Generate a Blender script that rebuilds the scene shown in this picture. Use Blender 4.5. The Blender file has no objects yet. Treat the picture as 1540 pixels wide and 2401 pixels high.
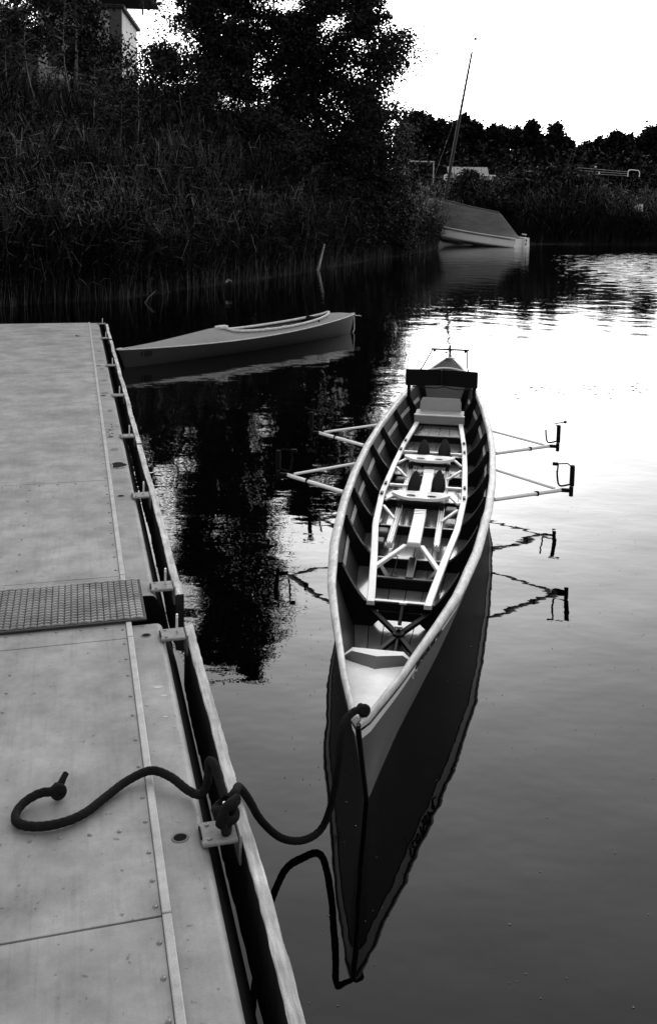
import bpy, math, random
import numpy as np
from mathutils import Vector, Matrix
R = math.radians
sc = bpy.context.scene
col = sc.collection
rng = np.random.default_rng(7)
random.seed(7)

# ------------------------------------------------------------------ camera
PITCH, ROLL, CAMH = R(6.0), 0.018, 2.05
FPX, W0, H0 = 2200.0, 1540.0, 2401.0
cd = bpy.data.cameras.new('camera')
cam = bpy.data.objects.new('camera', cd); col.objects.link(cam); sc.camera = cam
cd.sensor_fit = 'VERTICAL'; cd.sensor_height = 24.0
cd.lens = FPX / H0 * 24.0
cd.shift_y = -(H0 / 2 - (488 + FPX * math.tan(PITCH))) / H0
cd.clip_start = 0.05; cd.clip_end = 3000
fwd = Vector((0, math.cos(PITCH), -math.sin(PITCH)))
r0 = Vector((1, 0, 0)); u0 = Vector((0, math.sin(PITCH), math.cos(PITCH)))
rt = math.cos(ROLL) * r0 + math.sin(ROLL) * u0
up = -math.sin(ROLL) * r0 + math.cos(ROLL) * u0
mw = Matrix((rt, up, -fwd)).transposed().to_4x4(); mw.translation = (0, 0, CAMH)
cam.matrix_world = mw

# ------------------------------------------------------------------ light
SUN_EL, SUN_AZ = R(15), R(4)          # azimuth to the right of +Y
wd = bpy.data.worlds.new('World'); sc.world = wd; wd.use_nodes = True
nt = wd.node_tree; bg = nt.nodes['Background']
sky = nt.nodes.new('ShaderNodeTexSky'); sky.sky_type = 'NISHITA'; sky.sun_disc = False
sky.sun_elevation = SUN_EL; sky.sun_rotation = SUN_AZ; sky.dust_density = 3.0; sky.air_density = 1.0
bw = nt.nodes.new('ShaderNodeRGBToBW'); nt.links.new(sky.outputs[0], bw.inputs[0])
m1 = nt.nodes.new('ShaderNodeMath'); m1.operation = 'MULTIPLY'; m1.inputs[1].default_value = 0.1
m2 = nt.nodes.new('ShaderNodeMath'); m2.operation = 'POWER'; m2.inputs[1].default_value = 0.68   # cloud veil evens the glow out
m3 = nt.nodes.new('ShaderNodeMath'); m3.operation = 'MULTIPLY'; m3.inputs[1].default_value = 10.0
nt.links.new(bw.outputs[0], m1.inputs[0]); nt.links.new(m1.outputs[0], m2.inputs[0]); nt.links.new(m2.outputs[0], m3.inputs[0])
nt.links.new(m3.outputs[0], bg.inputs[0]); bg.inputs[1].default_value = 0.1
sl = bpy.data.lights.new('sun', 'SUN'); sl.energy = 0.5; sl.angle = R(170); sl.color = (1, 1, 1)
sun = bpy.data.objects.new('sun', sl); col.objects.link(sun)
sd = Vector((math.sin(SUN_AZ) * math.cos(SUN_EL), math.cos(SUN_AZ) * math.cos(SUN_EL), math.sin(SUN_EL)))
sun.rotation_euler = sd.to_track_quat('Z', 'Y').to_euler()
sc.view_settings.view_transform = 'Standard'; sc.view_settings.look = 'None'
sc.view_settings.gamma = 1.0; sc.view_settings.use_curve_mapping = False
sc.view_settings.exposure = 1.12
sc.render.engine = 'CYCLES'
sc.cycles.max_bounces = 6; sc.cycles.use_denoising = True

# ------------------------------------------------------------------ materials
def mat(name, v, rough=.6, metal=0., var=0., scale=4., bump=0., bscale=None, spec=.5, stretch=None, detail=4., var2=0., scale2=1., coat=0., grit=0., scratch=0., blotch=0., pits=0.):
    m = bpy.data.materials.new(name); m.use_nodes = True
    t = m.node_tree; n = t.nodes; l = t.links; p = n['Principled BSDF']
    p.inputs['Roughness'].default_value = rough; p.inputs['Metallic'].default_value = metal
    p.inputs['Specular IOR Level'].default_value = spec
    p.inputs['Base Color'].default_value = (v, v, v, 1)
    if coat: p.inputs['Coat Weight'].default_value = coat; p.inputs['Coat Roughness'].default_value = .08
    if var or bump:
        tc = n.new('ShaderNodeTexCoord'); src = tc.outputs['Object']
        if stretch:
            mp = n.new('ShaderNodeMapping'); mp.inputs['Scale'].default_value = stretch
            l.new(src, mp.inputs[0]); src = mp.outputs[0]
        no = n.new('ShaderNodeTexNoise'); no.inputs['Scale'].default_value = scale; no.inputs['Detail'].default_value = detail
        no.inputs['Roughness'].default_value = .68
        l.new(src, no.inputs['Vector'])
        mr = n.new('ShaderNodeMapRange'); mr.inputs[1].default_value = .28; mr.inputs[2].default_value = .72
        mr.inputs[3].default_value = v * (1 - var); mr.inputs[4].default_value = v * (1 + var)
        l.new(no.outputs['Fac'], mr.inputs[0]); out = mr.outputs[0]
        if var2:
            n2 = n.new('ShaderNodeTexNoise'); n2.inputs['Scale'].default_value = scale2; n2.inputs['Detail'].default_value = 3
            l.new(tc.outputs['Object'], n2.inputs['Vector'])
            r2 = n.new('ShaderNodeMapRange'); r2.inputs[1].default_value = .3; r2.inputs[2].default_value = .7
            r2.inputs[3].default_value = 1 - var2; r2.inputs[4].default_value = 1 + var2
            l.new(n2.outputs['Fac'], r2.inputs[0])
            mu = n.new('ShaderNodeMath'); mu.operation = 'MULTIPLY'; l.new(out, mu.inputs[0]); l.new(r2.outputs[0], mu.inputs[1]); out = mu.outputs[0]
        for amt, kx, sc_, lo, hi in ((grit, (1, 1, 1), 420, .35, .65), (scratch, (26, 1.3, 1), 3.0, .52, .75), (blotch, (1, 1.2, 1), 2.7, .54, .7), (pits, (1, 1, 1), 46, .68, .73)):
            if not amt: continue
            mp3 = n.new('ShaderNodeMapping'); mp3.inputs['Scale'].default_value = kx; l.new(tc.outputs['Object'], mp3.inputs[0])
            n3 = n.new('ShaderNodeTexNoise'); n3.inputs['Scale'].default_value = sc_; n3.inputs['Detail'].default_value = 3; l.new(mp3.outputs[0], n3.inputs['Vector'])
            r3 = n.new('ShaderNodeMapRange'); r3.inputs[1].default_value = lo; r3.inputs[2].default_value = hi
            r3.inputs[3].default_value = 1 + (amt if amt == grit else 0); r3.inputs[4].default_value = 1 - amt; l.new(n3.outputs['Fac'], r3.inputs[0])
            mu = n.new('ShaderNodeMath'); mu.operation = 'MULTIPLY'; l.new(out, mu.inputs[0]); l.new(r3.outputs[0], mu.inputs[1]); out = mu.outputs[0]
        if var: l.new(out, p.inputs['Base Color'])
        if bump:
            nb = no
            if bscale:
                nb = n.new('ShaderNodeTexNoise'); nb.inputs['Scale'].default_value = bscale; nb.inputs['Detail'].default_value = 3
                l.new(src, nb.inputs['Vector'])
            b = n.new('ShaderNodeBump'); b.inputs['Strength'].default_value = 1.0; b.inputs['Distance'].default_value = bump
            l.new(nb.outputs['Fac'], b.inputs['Height']); l.new(b.outputs[0], p.inputs['Normal'])
    return m

M = {}
M['sheet'] = mat('weathered_aluminium_sheet', .265, .5, 0, .42, 6, .0012, 14, var2=.16, scale2=1.9, detail=14, grit=.1, scratch=.16, blotch=.3, pits=.55)
M['strip'] = mat('aluminium_trim', .4, .42, 0, .3, 12, detail=9, grit=.2)
M['float'] = mat('float_top', .225, .5, 0, .4, 7, .001, 16, var2=.2, scale2=3.2, detail=14, grit=.1, scratch=.14, blotch=.32, pits=.5)
M['rubber'] = mat('black_float_plastic', .005, .8, spec=.05)
M['zinc'] = mat('galvanised_bracket', .2, .42, 0, .35, 24, detail=9, grit=.2)
M['zincbright'] = mat('bright_steel', .75, .3, .4)
M['tread'] = mat('tread_plate_metal', .27, .36, .3, .4, 8, var2=.25, scale2=3)
M['treadbase'] = mat('tread_plate_dirt', .014, .6, var=.5, scale=14)
M['shadewood'] = mat('shaded_plank_side', .018, .7, var=.5, scale=8, spec=.1)  # shade on the plank's inner side, put into the colour
M['rivet'] = mat('rivet_metal', .2, .3, .6)
M['hole'] = mat('hole_dark', .006, .9, spec=.1)
M['stain'] = mat('stain', .13, .6, var=.3, scale=20)
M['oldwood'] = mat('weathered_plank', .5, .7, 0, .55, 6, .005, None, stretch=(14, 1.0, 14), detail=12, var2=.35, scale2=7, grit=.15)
M['rope'] = mat('dark_rope', .008, .85, var=.35, scale=30, bump=.003, bscale=160, spec=.12)
M['hull'] = mat('dark_hull_paint', .14, .5, var=.22, scale=5, detail=8, spec=.1)
M['band'] = mat('sheer_band_paint', .88, .4, var=.06, scale=9)
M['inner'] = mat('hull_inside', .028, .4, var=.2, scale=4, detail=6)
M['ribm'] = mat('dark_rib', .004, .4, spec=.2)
M['gun'] = mat('worn_gunwale_wood', .5, .45, 0, .5, 8, .001, None, stretch=(6, 1.5, 6), detail=11, var2=.2, scale2=3)
M['deckw'] = mat('varnished_deck', .6, .42, 0, .2, 9, .0008, 12, detail=8)
M['floorw'] = mat('floor_wood', .11, .22, 0, .22, 4, stretch=(5, 1.2, 5), detail=6, coat=.4)
M['white'] = mat('white_painted_wood', .8, .35, 0, .06, 8)
M['alu'] = mat('silver_tube', .8, .32, .1)
M['blackm'] = mat('black_plastic', .005, .7, spec=.08)
M['shoe'] = mat('dark_shoe', .005, .8, spec=.08)
M['greyseat'] = mat('grey_seat', .26, .5, var=.06, scale=14)
M['breakw'] = mat('breakwater_grey', .07, .5, var=.1, scale=12)
M['riser'] = mat('pale_riser_wood', .5, .35, var=.2, scale=7)
M['kayside'] = mat('kayak_rubber_hull', .034, .5, var=.12, scale=8)
M['kaydeck'] = mat('kayak_canvas_deck', .23, .7, var=.1, scale=10, bump=.002, bscale=5)
M['kaywhite'] = mat('kayak_white_trim', .55, .45, var=.3, scale=14)
M['kayin'] = mat('kayak_inside', .02, .7)
M['letter'] = mat('dark_lettering', .006, .6)
M['dinghy'] = mat('dinghy_gelcoat', .85, .35, var=.06, scale=3)
M['cover'] = mat('boat_tarpaulin', .1, .6, var=.2, scale=2.2, bump=.09, bscale=1.6, stretch=(1, .5, 1.3))
M['mast'] = mat('dark_mast', .02, .5, .0)
M['steelw'] = mat('stay_wire', .2, .4, .5)
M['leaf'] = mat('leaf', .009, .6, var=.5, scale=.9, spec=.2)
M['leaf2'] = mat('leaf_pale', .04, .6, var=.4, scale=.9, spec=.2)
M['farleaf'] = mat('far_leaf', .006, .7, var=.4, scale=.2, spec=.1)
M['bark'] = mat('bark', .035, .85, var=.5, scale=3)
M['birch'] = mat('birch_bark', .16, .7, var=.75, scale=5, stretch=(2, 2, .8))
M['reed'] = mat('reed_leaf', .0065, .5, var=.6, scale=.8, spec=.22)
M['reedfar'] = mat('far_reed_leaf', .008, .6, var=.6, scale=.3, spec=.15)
M['reedpale'] = mat('dry_reed', .07, .5, var=.6, scale=1.5)
M['soil'] = mat('soil', .005, .95, var=.5, scale=.5)
M['sand'] = mat('bank_sand', .06, .95, var=.5, scale=.6)
M['wall'] = mat('rendered_wall', .8, .8, var=.1, scale=3)
M['pilaster'] = mat('grey_pilaster', .13, .8, var=.2, scale=4)
M['roofd'] = mat('dark_roof', .02, .8)
M['glass'] = mat('dark_glass', .02, .1)
M['palewood'] = mat('driftwood', .42, .8, var=.4, scale=20)
M['twig'] = mat('grey_twig', .12, .8, var=.4, scale=9)
M['speck'] = mat('floating_specks', .13, .8, var=.8, scale=60)
M['darkspeck'] = mat('dark_duckweed', .01, .8)
M['pipe'] = mat('pipe_paint', .4, .5, var=.3, scale=4)
M['panel'] = mat('pale_panel', .25, .5, var=.25, scale=3)

# ------------------------------------------------------------------ mesh helpers
class MB:
    def __init__(s): s.v = []; s.f = []; s.mi = []
    def add(s, vs, fs, mi=0):
        o = len(s.v); s.v += [tuple(map(float, v)) for v in vs]; s.f += [tuple(i + o for i in f) for f in fs]; s.mi += [mi] * len(fs); return s
    def box(s, c, size, ax=None, mi=0):
        X, Y, Z = ax if ax else (Vector((1, 0, 0)), Vector((0, 1, 0)), Vector((0, 0, 1)))
        c = Vector(c); a, b, d = size[0] / 2, size[1] / 2, size[2] / 2
        vs = [c + X * (a * i) + Y * (b * j) + Z * (d * k) for k in (-1, 1) for j in (-1, 1) for i in (-1, 1)]
        return s.add(vs, [(0, 2, 3, 1), (4, 5, 7, 6), (0, 1, 5, 4), (2, 6, 7, 3), (0, 4, 6, 2), (1, 3, 7, 5)], mi)
    def bar(s, a, b, w, t, upv=(0, 0, 1), mi=0):
        a, b = Vector(a), Vector(b); Y = (b - a); ln = Y.length; Y.normalize()
        X = Y.cross(Vector(upv)).normalized(); Z = X.cross(Y)
        return s.box((a + b) / 2, (w, ln, t), (X, Y, Z), mi)
    def tube(s, pts, rad, n=8, cap=True, mi=0):
        pts = [Vector(p) for p in pts]; m = len(pts)
        rs = rad if hasattr(rad, '__len__') else [rad] * m
        ref = None; rows = []
        for i, p in enumerate(pts):
            t = (pts[min(i + 1, m - 1)] - pts[max(i - 1, 0)]).normalized()
            if ref is None:
                ref = Vector((0, 0, 1)) if abs(t.z) < .9 else Vector((1, 0, 0))
            x = (ref - t * ref.dot(t))
            if x.length < 1e-5: x = t.orthogonal()
            x.normalize(); y = t.cross(x); ref = x
            rows.append([p + (x * math.cos(2 * math.pi * k / n) + y * math.sin(2 * math.pi * k / n)) * rs[i] for k in range(n)])
        s.loft(rows, True, mi)
        if cap:
            s.add(rows[0], [tuple(range(n))[::-1]], mi); s.add(rows[-1], [tuple(range(n))], mi)
        return s
    def rope(s, pts, rad, twist=330., n=15, amp=.035):
        pts = [Vector(p) for p in pts]; m = len(pts); ref = None; rows = []; d = 0.
        for i, p in enumerate(pts):
            t = (pts[min(i + 1, m - 1)] - pts[max(i - 1, 0)]).normalized()
            if i: d += (p - pts[i - 1]).length
            if ref is None: ref = t.orthogonal()
            x = ref - t * ref.dot(t); x.normalize(); y = t.cross(x); ref = x
            rows.append([p + (x * math.cos(2 * math.pi * k / n) + y * math.sin(2 * math.pi * k / n)) * rad * (1 - amp + amp * math.cos(3 * 2 * math.pi * k / n - d * twist)) for k in range(n)])
        s.loft(rows, True, 0); s.add(rows[0], [tuple(range(n))[::-1]]); s.add(rows[-1], [tuple(range(n))]); return s
    def loft(s, rows, closed=False, mi=0):
        n = len(rows[0]); vs = [v for r in rows for v in r]; fs = []
        for i in range(len(rows) - 1):
            for k in range(n if closed else n - 1):
                k2 = (k + 1) % n
                fs.append((i * n + k, i * n + k2, (i + 1) * n + k2, (i + 1) * n + k))
        return s.add(vs, fs, mi)
    def prism(s, poly, ext, mi=0):
        n = len(poly); a = [Vector(p) for p in poly]; e = Vector(ext); b = [p + e for p in a]
        fs = [tuple(range(n))[::-1], tuple(range(n, 2 * n))] + [(i, (i + 1) % n, n + (i + 1) % n, n + i) for i in range(n)]
        return s.add(a + b, fs, mi)
    def lathe(s, prof, n=16, c=(0, 0, 0), mi=0):
        rows = [[(c[0] + r * math.cos(2 * math.pi * k / n), c[1] + r * math.sin(2 * math.pi * k / n), c[2] + z) for k in range(n)] for r, z in prof]
        return s.loft(rows, True, mi)
    def mesh(s, name, mats, smooth=False):
        me = bpy.data.meshes.new(name); me.from_pydata(s.v, [], s.f)
        for m in (mats if isinstance(mats, (list, tuple)) else [mats]): me.materials.append(M[m])
        if any(s.mi): me.polygons.foreach_set('material_index', s.mi)
        if smooth: me.polygons.foreach_set('use_smooth', [True] * len(me.polygons))
        me.update(); return me
def link(name, me, parent=None):
    o = bpy.data.objects.new(name, me); col.objects.link(o)
    if parent is not None: o.parent = parent
    return o
def part(name, mb, m, parent=None, smooth=False, bevel=0., kind=None, label=None):
    o = link(name, mb.mesh(name, m, smooth), parent)
    if bevel:
        b = o.modifiers.new('bevel', 'BEVEL'); b.width = bevel; b.segments = 2; b.limit_method = 'ANGLE'; b.angle_limit = R(40)
    if kind: o['kind'] = kind
    if label: o['label'] = label
    return o
def tag(o, label, cat, group=None):
    o['label'] = label; o['category'] = cat
    if group: o['group'] = group
    return o
def thing(name, label, cat, loc=(0, 0, 0), rz=0, group=None):
    o = bpy.data.objects.new(name, None); col.objects.link(o); o.empty_display_size = .2
    o.location = loc; o.rotation_euler = (0, 0, rz)
    return tag(o, label, cat, group)
def struct(name, mb, m, smooth=False):
    o = part(name, mb, m, None, smooth); o['kind'] = 'structure'; return o
def np_mesh(name, V, faces_list, mats, mi=None, smooth=False):
    """V (n,3); faces_list = list of (k,4|3) int arrays"""
    me = bpy.data.meshes.new(name)
    me.vertices.add(len(V)); me.vertices.foreach_set('co', V.astype(np.float32).ravel())
    tot = np.concatenate([f.ravel() for f in faces_list]).astype(np.int32)
    sizes = np.concatenate([np.full(len(f), f.shape[1]) for f in faces_list]).astype(np.int32)
    me.loops.add(len(tot)); me.loops.foreach_set('vertex_index', tot)
    me.polygons.add(len(sizes)); st = np.concatenate([[0], np.cumsum(sizes)[:-1]]).astype(np.int32)
    me.polygons.foreach_set('loop_start', st)
    for m in (mats if isinstance(mats, (list, tuple)) else [mats]): me.materials.append(M[m])
    if mi is not None: me.polygons.foreach_set('material_index', np.asarray(mi, dtype=np.int32))
    if smooth: me.polygons.foreach_set('use_smooth', np.ones(len(sizes), dtype=bool))
    me.update(calc_edges=True); me.validate(); return me
def catmull(pts, sub=6):
    P = [Vector(p) for p in pts]; out = []
    P = [P[0] * 2 - P[1]] + P + [P[-1] * 2 - P[-2]]
    for i in range(1, len(P) - 2):
        for k in range(sub):
            t = k / sub; a, b, c, d = P[i - 1:i + 3]
            out.append(.5 * ((2 * b) + (c - a) * t + (2 * a - 5 * b + 4 * c - d) * t * t + (3 * b - a - 3 * c + d) * t ** 3))
    out.append(P[-2]); return out
def interp(x, xs, ys): return float(np.interp(x, xs, ys))

def pix(x, y, Y):
    d = fwd + rt * ((x - 770) / FPX) - up * ((y - (488 + FPX * math.tan(PITCH))) / FPX); return Vector((0, 0, CAMH)) + d * (Y / d.y)

# ------------------------------------------------------------------ setting: water, ground
SHX = np.array([-160, -60, -25, -12, -6.6, -4.4, -2.6, -.9, 1.6, 4.8, 6.4, 8.2, 12, 16, 21, 26, 40, 70, 130, 240.])
SHY = np.array([-20, 2, 11, 15.5, 18.4, 20.6, 25, 29.5, 37.5, 46.5, 54, 57.5, 59, 60.5, 62.5, 66, 84, 110, 150, 200.])
def shore(x): return np.interp(x, SHX, SHY)
def ground_z(x, y):
    x = np.asarray(x, float); y = np.asarray(y, float)
    d = (y - shore(x)) * .5
    hm = np.interp(x, [-30, -3, 1, 5, 9, 60], [5.0, 4.6, 3.4, 1.6, 1.0, 1.4])
    t = np.clip((d - .8) / np.interp(x, [-6, 4], [7., 6.]), 0, 1); t = t * t * (3 - 2 * t)
    z = np.clip(d * .28, -1.2, .35) + hm * t
    n = .12 * np.sin(x * 1.3 + y * .7) + .1 * np.sin(x * .6 - y * 1.1 + 1)
    return z + n * np.clip(d, 0, 1)
def terrain():
    xs = np.unique(np.concatenate([np.linspace(-900, -60, 15), np.linspace(-60, -16, 30), np.arange(-16, 30, .6), np.linspace(30, 90, 40), np.linspace(90, 1200, 20)]))
    ys = np.unique(np.concatenate([np.linspace(-900, 8, 14), np.arange(8, 75, .7), np.linspace(75, 160, 40), np.linspace(160, 1600, 20)]))
    X, Y = np.meshgrid(xs, ys); Z = ground_z(X, Y)
    V = np.stack([X.ravel(), Y.ravel(), Z.ravel()], 1); nx, ny = len(xs), len(ys)
    i, j = np.meshgrid(np.arange(nx - 1), np.arange(ny - 1)); b = (j * nx + i).ravel()
    F = np.stack([b, b + 1, b + nx + 1, b + nx], 1)
    o = link('ground', np_mesh('ground', V, [F], ['soil', 'sand'], smooth=True,
             mi=((V[F[:, 0], 0] > 5) & (V[F[:, 0], 0] < 16) & (V[F[:, 0], 1] < 75)).astype(int)))
    o['kind'] = 'structure'
terrain()

def water_mat():
    m = bpy.data.materials.new('lake_water'); m.use_nodes = True
    t = m.node_tree; n = t.nodes; l = t.links; p = n['Principled BSDF']
    p.inputs['Base Color'].default_value = (.0008, .0008, .0008, 1)
    p.inputs['Roughness'].default_value = .012; p.inputs['IOR'].default_value = 1.333
    tc = n.new('ShaderNodeTexCoord')
    def noise(scale, detail, sx=1., sy=1., rot=0., rough=.5):
        mp = n.new('ShaderNodeMapping'); mp.inputs['Scale'].default_value = (sx, sy, 1); mp.inputs['Rotation'].default_value = (0, 0, rot)
        l.new(tc.outputs['Object'], mp.inputs[0])
        q = n.new('ShaderNodeTexNoise'); q.inputs['Scale'].default_value = scale; q.inputs['Detail'].default_value = detail
        q.inputs['Roughness'].default_value = rough
        l.new(mp.outputs[0], q.inputs['Vector']); return q.outputs['Fac']
    def mul(a, k):
        q = n.new('ShaderNodeMath'); q.operation = 'MULTIPLY'; l.new(a, q.inputs[0])
        if isinstance(k, float): q.inputs[1].default_value = k
        else: l.new(k, q.inputs[1])
        return q.outputs[0]
    def add(a, b):
        q = n.new('ShaderNodeMath'); q.operation = 'ADD'; l.new(a, q.inputs[0]); l.new(b, q.inputs[1]); return q.outputs[0]
    # breeze: calm close to the dock, more ripple farther out
    sx = n.new('ShaderNodeSeparateXYZ'); l.new(tc.outputs['Object'], sx.inputs[0])
    mr = n.new('ShaderNodeMapRange'); mr.inputs[1].default_value = 3.0; mr.inputs[2].default_value = 14.0
    mr.inputs[3].default_value = .22; mr.inputs[4].default_value = 1.0
    l.new(sx.outputs[1], mr.inputs[0])
    h = mul(noise(1.5, 1.0, 1, 1, .4), .0072)                 # slow swell, about 0.7 m
    h = add(h, mul(noise(4.5, 2.0, .8, 1.2, .2), .0015))
    h = add(h, mul(mul(noise(15, 2.0, .7, 1.3, -.2), .00062), mr.outputs[0]))
    def ramp(src, a, e):
        q = n.new('ShaderNodeMapRange'); q.interpolation_type = 'SMOOTHSTEP'; q.inputs[1].default_value = a; q.inputs[2].default_value = e; l.new(src, q.inputs[0]); return q.outputs[0]
    wind = mul(mul(ramp(sx.outputs[1], 14.0, 30.0), ramp(sx.outputs[0], 5.0, 12.5)), ramp(mul(sx.outputs[1], -1.0), -57.0, -44.0))      # open water out right is ruffled by the breeze
    h = add(h, mul(mul(noise(3.4, 1.0, .4, 1.3, .1), .03), wind))
    b = n.new('ShaderNodeBump'); b.inputs['Strength'].default_value = 1; b.inputs['Distance'].default_value = 1.0
    l.new(h, b.inputs['Height']); l.new(b.outputs[0], p.inputs['Normal'])
    return m
M['water'] = water_mat()
mb = MB(); mb.add([(-900, -900, 0), (1200, -900, 0), (1200, 1600, 0), (-900, 1600, 0)], [(0, 1, 2, 3)])
struct('water', mb, 'water')

# ------------------------------------------------------------------ pontoons (local x = towards the lake, y = along the dock, away)
DOCK_O, DOCK_A = Vector((-.718, 3.39, 0)), R(15.2)
def DW(t, s, z):
    c, q = math.cos(DOCK_A), math.sin(DOCK_A)
    return Vector((DOCK_O.x + t * c - s * q, DOCK_O.y + t * q + s * c, z))
ZD = .45
rivet_me = MB().lathe([(.0066, 0), (.006, .002), (.004, .0036), (.0004, .0042)], 8).mesh('rivet', 'rivet', True)
def rivet(parent, t, s): 
    o = link('rivet', rivet_me, parent); o.location = (t, s, ZD)
def bracket(parent, s, broken=False):
    b = MB()
    b.box((.146, s, ZD - .001), (.092, .088, .012))
    b.box((.197, s, ZD - .03), (.008, .088, .08))
    o = part('bracket', b, 'zinc', parent, bevel=.004)
    e = MB()   # upright eye of flat bar
    e.box((.163, s + .012, ZD + .036), (.0085, .018, .056)); e.box((.163, s + .012, ZD + .068), (.0085, .012, .01))
    part('eye_plate', e, 'zincbright', o, bevel=.003)
    for by in (-.028, .028):
        part('bolt', MB().lathe([(.006, 0), (.006, .004), (.001, .0045)], 6, (.12, s + by, ZD + .004)), 'rivet', o)
    g = MB(); g.box((.1, s, ZD - .006 + .012), (.004, .05, .004)); part('weld_slot', g, 'hole', o)
def drain(parent, t, s, r):
    d = MB().lathe([(r * 1.5, -.0035), (r * 1.42, .001), (r * 1.12, .0015), (r, -.0005)], 18)
    o = part('drain_hole', d, 'stain', parent, True); o.location = (t, s, ZD - .0055); o.scale = (1.0, .85, 1)
    q = MB(); q.add([(r * 1.06 * math.cos(a * math.pi / 9), r * 1.06 * math.sin(a * math.pi / 9), 0) for a in range(18)], [tuple(range(18))])
    c = part('hole_plug', q, 'hole', o); c.location = (0, 0, .0012)
def pontoon(label, s0, s1, sheets, planks, brk, drains, rows):
    root = thing('floating_pontoon', label, 'pontoon', DOCK_O, DOCK_A)
    prof = [(-2.4, -.12), (-2.4, ZD - .006), (.094, ZD - .006), (.106, ZD - .009), (.114, ZD - .016), (.119, ZD - .026)]
    side = [(.119, ZD - .0262), (.133, ZD - .05), (.153, ZD - .1), (.173, ZD - .17), (.187, ZD - .24), (.1905, ZD - .3), (.1905, -.12)]
    b = MB(); b.loft([[(t, s, z) for t, z in prof] for s in (s0, s1)]); b.add([(t, s0, z) for t, z in prof + side], [tuple(range(len(prof + side)))[::-1]], 1); b.add([(t, s1, z) for t, z in prof + side], [tuple(range(len(prof + side)))], 1)
    part('float', b, ['float', 'rubber'], root, True)
    b = MB(); b.loft([[(t, s, z) for t, z in side] for s in (s0, s1)])
    part('float_side', b, 'rubber', root, True)
    for i, (a, e) in enumerate(sheets):
        b = MB(); b.box((-1.205, (a + e) / 2, ZD - .003 + (.0006 if i % 2 else 0)), (2.37, abs(e - a) - .003, .006)); part('deck_sheet', b, 'sheet', root, bevel=.0012)
        b = MB(); b.box((-.0085, (a + e) / 2, ZD + .001), (.021, abs(e - a) - .002, .012)); part('edge_trim', b, 'strip', root, bevel=.003)
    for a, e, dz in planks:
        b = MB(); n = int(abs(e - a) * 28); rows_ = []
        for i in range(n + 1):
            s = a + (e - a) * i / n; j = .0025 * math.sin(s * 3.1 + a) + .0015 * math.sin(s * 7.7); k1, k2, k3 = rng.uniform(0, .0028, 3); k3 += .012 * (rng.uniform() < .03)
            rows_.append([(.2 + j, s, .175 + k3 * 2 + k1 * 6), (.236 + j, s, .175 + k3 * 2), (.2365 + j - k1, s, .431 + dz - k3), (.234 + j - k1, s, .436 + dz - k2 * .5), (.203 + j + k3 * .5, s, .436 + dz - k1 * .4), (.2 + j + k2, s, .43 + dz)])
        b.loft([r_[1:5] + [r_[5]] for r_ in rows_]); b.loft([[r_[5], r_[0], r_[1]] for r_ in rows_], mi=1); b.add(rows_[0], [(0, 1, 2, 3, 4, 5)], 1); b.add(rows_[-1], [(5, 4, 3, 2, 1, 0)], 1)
        part('rubbing_plank', b, ['oldwood', 'shadewood'], root)
    for s in brk: bracket(root, s)
    for t, s, r in drains: drain(root, t, s, r)
    for t, s in rows: rivet(root, t, s)
    return root
rv = [(-.033, s) for s in (.02, -.1, -.22, -.34, -.48, -.6, -.74, -.88)] + [(-.032, s) for s in (-1.027, -1.13, -1.251, -1.352, -1.438, -1.547, -1.645, -1.753)]
rv += [(-.319 + .0733 * i, -1.139 - .005 * i) for i in range(4)] + [(-.392, -1.134)]
rv += [(-.455 + .09 * i, .055 - .002 * i) for i in range(5)]
rv += [(-.42 - .004 * i, -.12 * i - .25) for i in range(9)]
near = pontoon('near pale grey metal pontoon carrying the coiled dark rope end', .06, -3.2, [(.10, -.055), (-.057, -1.468), (-1.47, -3.2)], [(.05, -3.2, 0)], [-.06, -1.215], [(.05, -.035, .014), (.05, -1.205, .016)], rv)
rv = [(-.033, .62 + .16 * i) for i in range(32)] + [(-.4 + .09 * i, .5) for i in range(5)] + [(-.45, .7 + .2 * i) for i in range(7)] + [(-.2 - .1 * i, 1.98) for i in range(5)]
far = pontoon('far grey metal pontoon running out past the kayak bow', 9.55, .33, [(9.55, 7.55), (7.55, 5.7), (5.7, 3.9), (3.9, 2.02), (2.02, .55), (.548, .33)],
              [(9.5, 8.02, .0), (7.95, 6.1, -.004), (6.08, 2.9, .002), (2.88, .34, -.002)], [9.42, 8.02, 6.04, 4.52, 3.07, 1.69, .40], [(.0 + .03, 6.06, .018), (.03, 4.54, .018), (.036, 3.085, .016), (.04, 1.714, .016)], rv)
for k, (t, s) in enumerate([(.055, 3.46), (.056, 3.38), (.038, 3.28), (.022, 3.23), (.05, 3.18), (.03, 3.14)]):
    q = MB(); q.add([(.006 * math.cos(a * math.pi / 5), .014 * math.sin(a * math.pi / 5), 0) for a in range(10)], [tuple(range(10))])
    o = part('bolt_hole', q, 'hole', far); o.location = (t, s, ZD - .0045)
# damaged spot: dented opening with a raised lip
q = MB(); q.add([(.045 * math.cos(a * math.pi / 9) + .008 * math.sin(a * 2.2), .07 * math.sin(a * math.pi / 9) * (1 - .3 * math.cos(a * math.pi / 9)), 0) for a in range(18)], [tuple(range(18))])
o = part('torn_opening', q, 'hole', far); o.location = (.06, 2.345, ZD - .004)
q = MB().tube([(.047 * math.cos(a * math.pi / 9) + .008 * math.sin(a * 2.2), .073 * math.sin(a * math.pi / 9) * (1 - .3 * math.cos(a * math.pi / 9)), .001 + .002 * math.sin(a)) for a in range(8, 17)], .003, 6)
p2 = part('bent_lip', q, 'strip', o, True)
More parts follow.
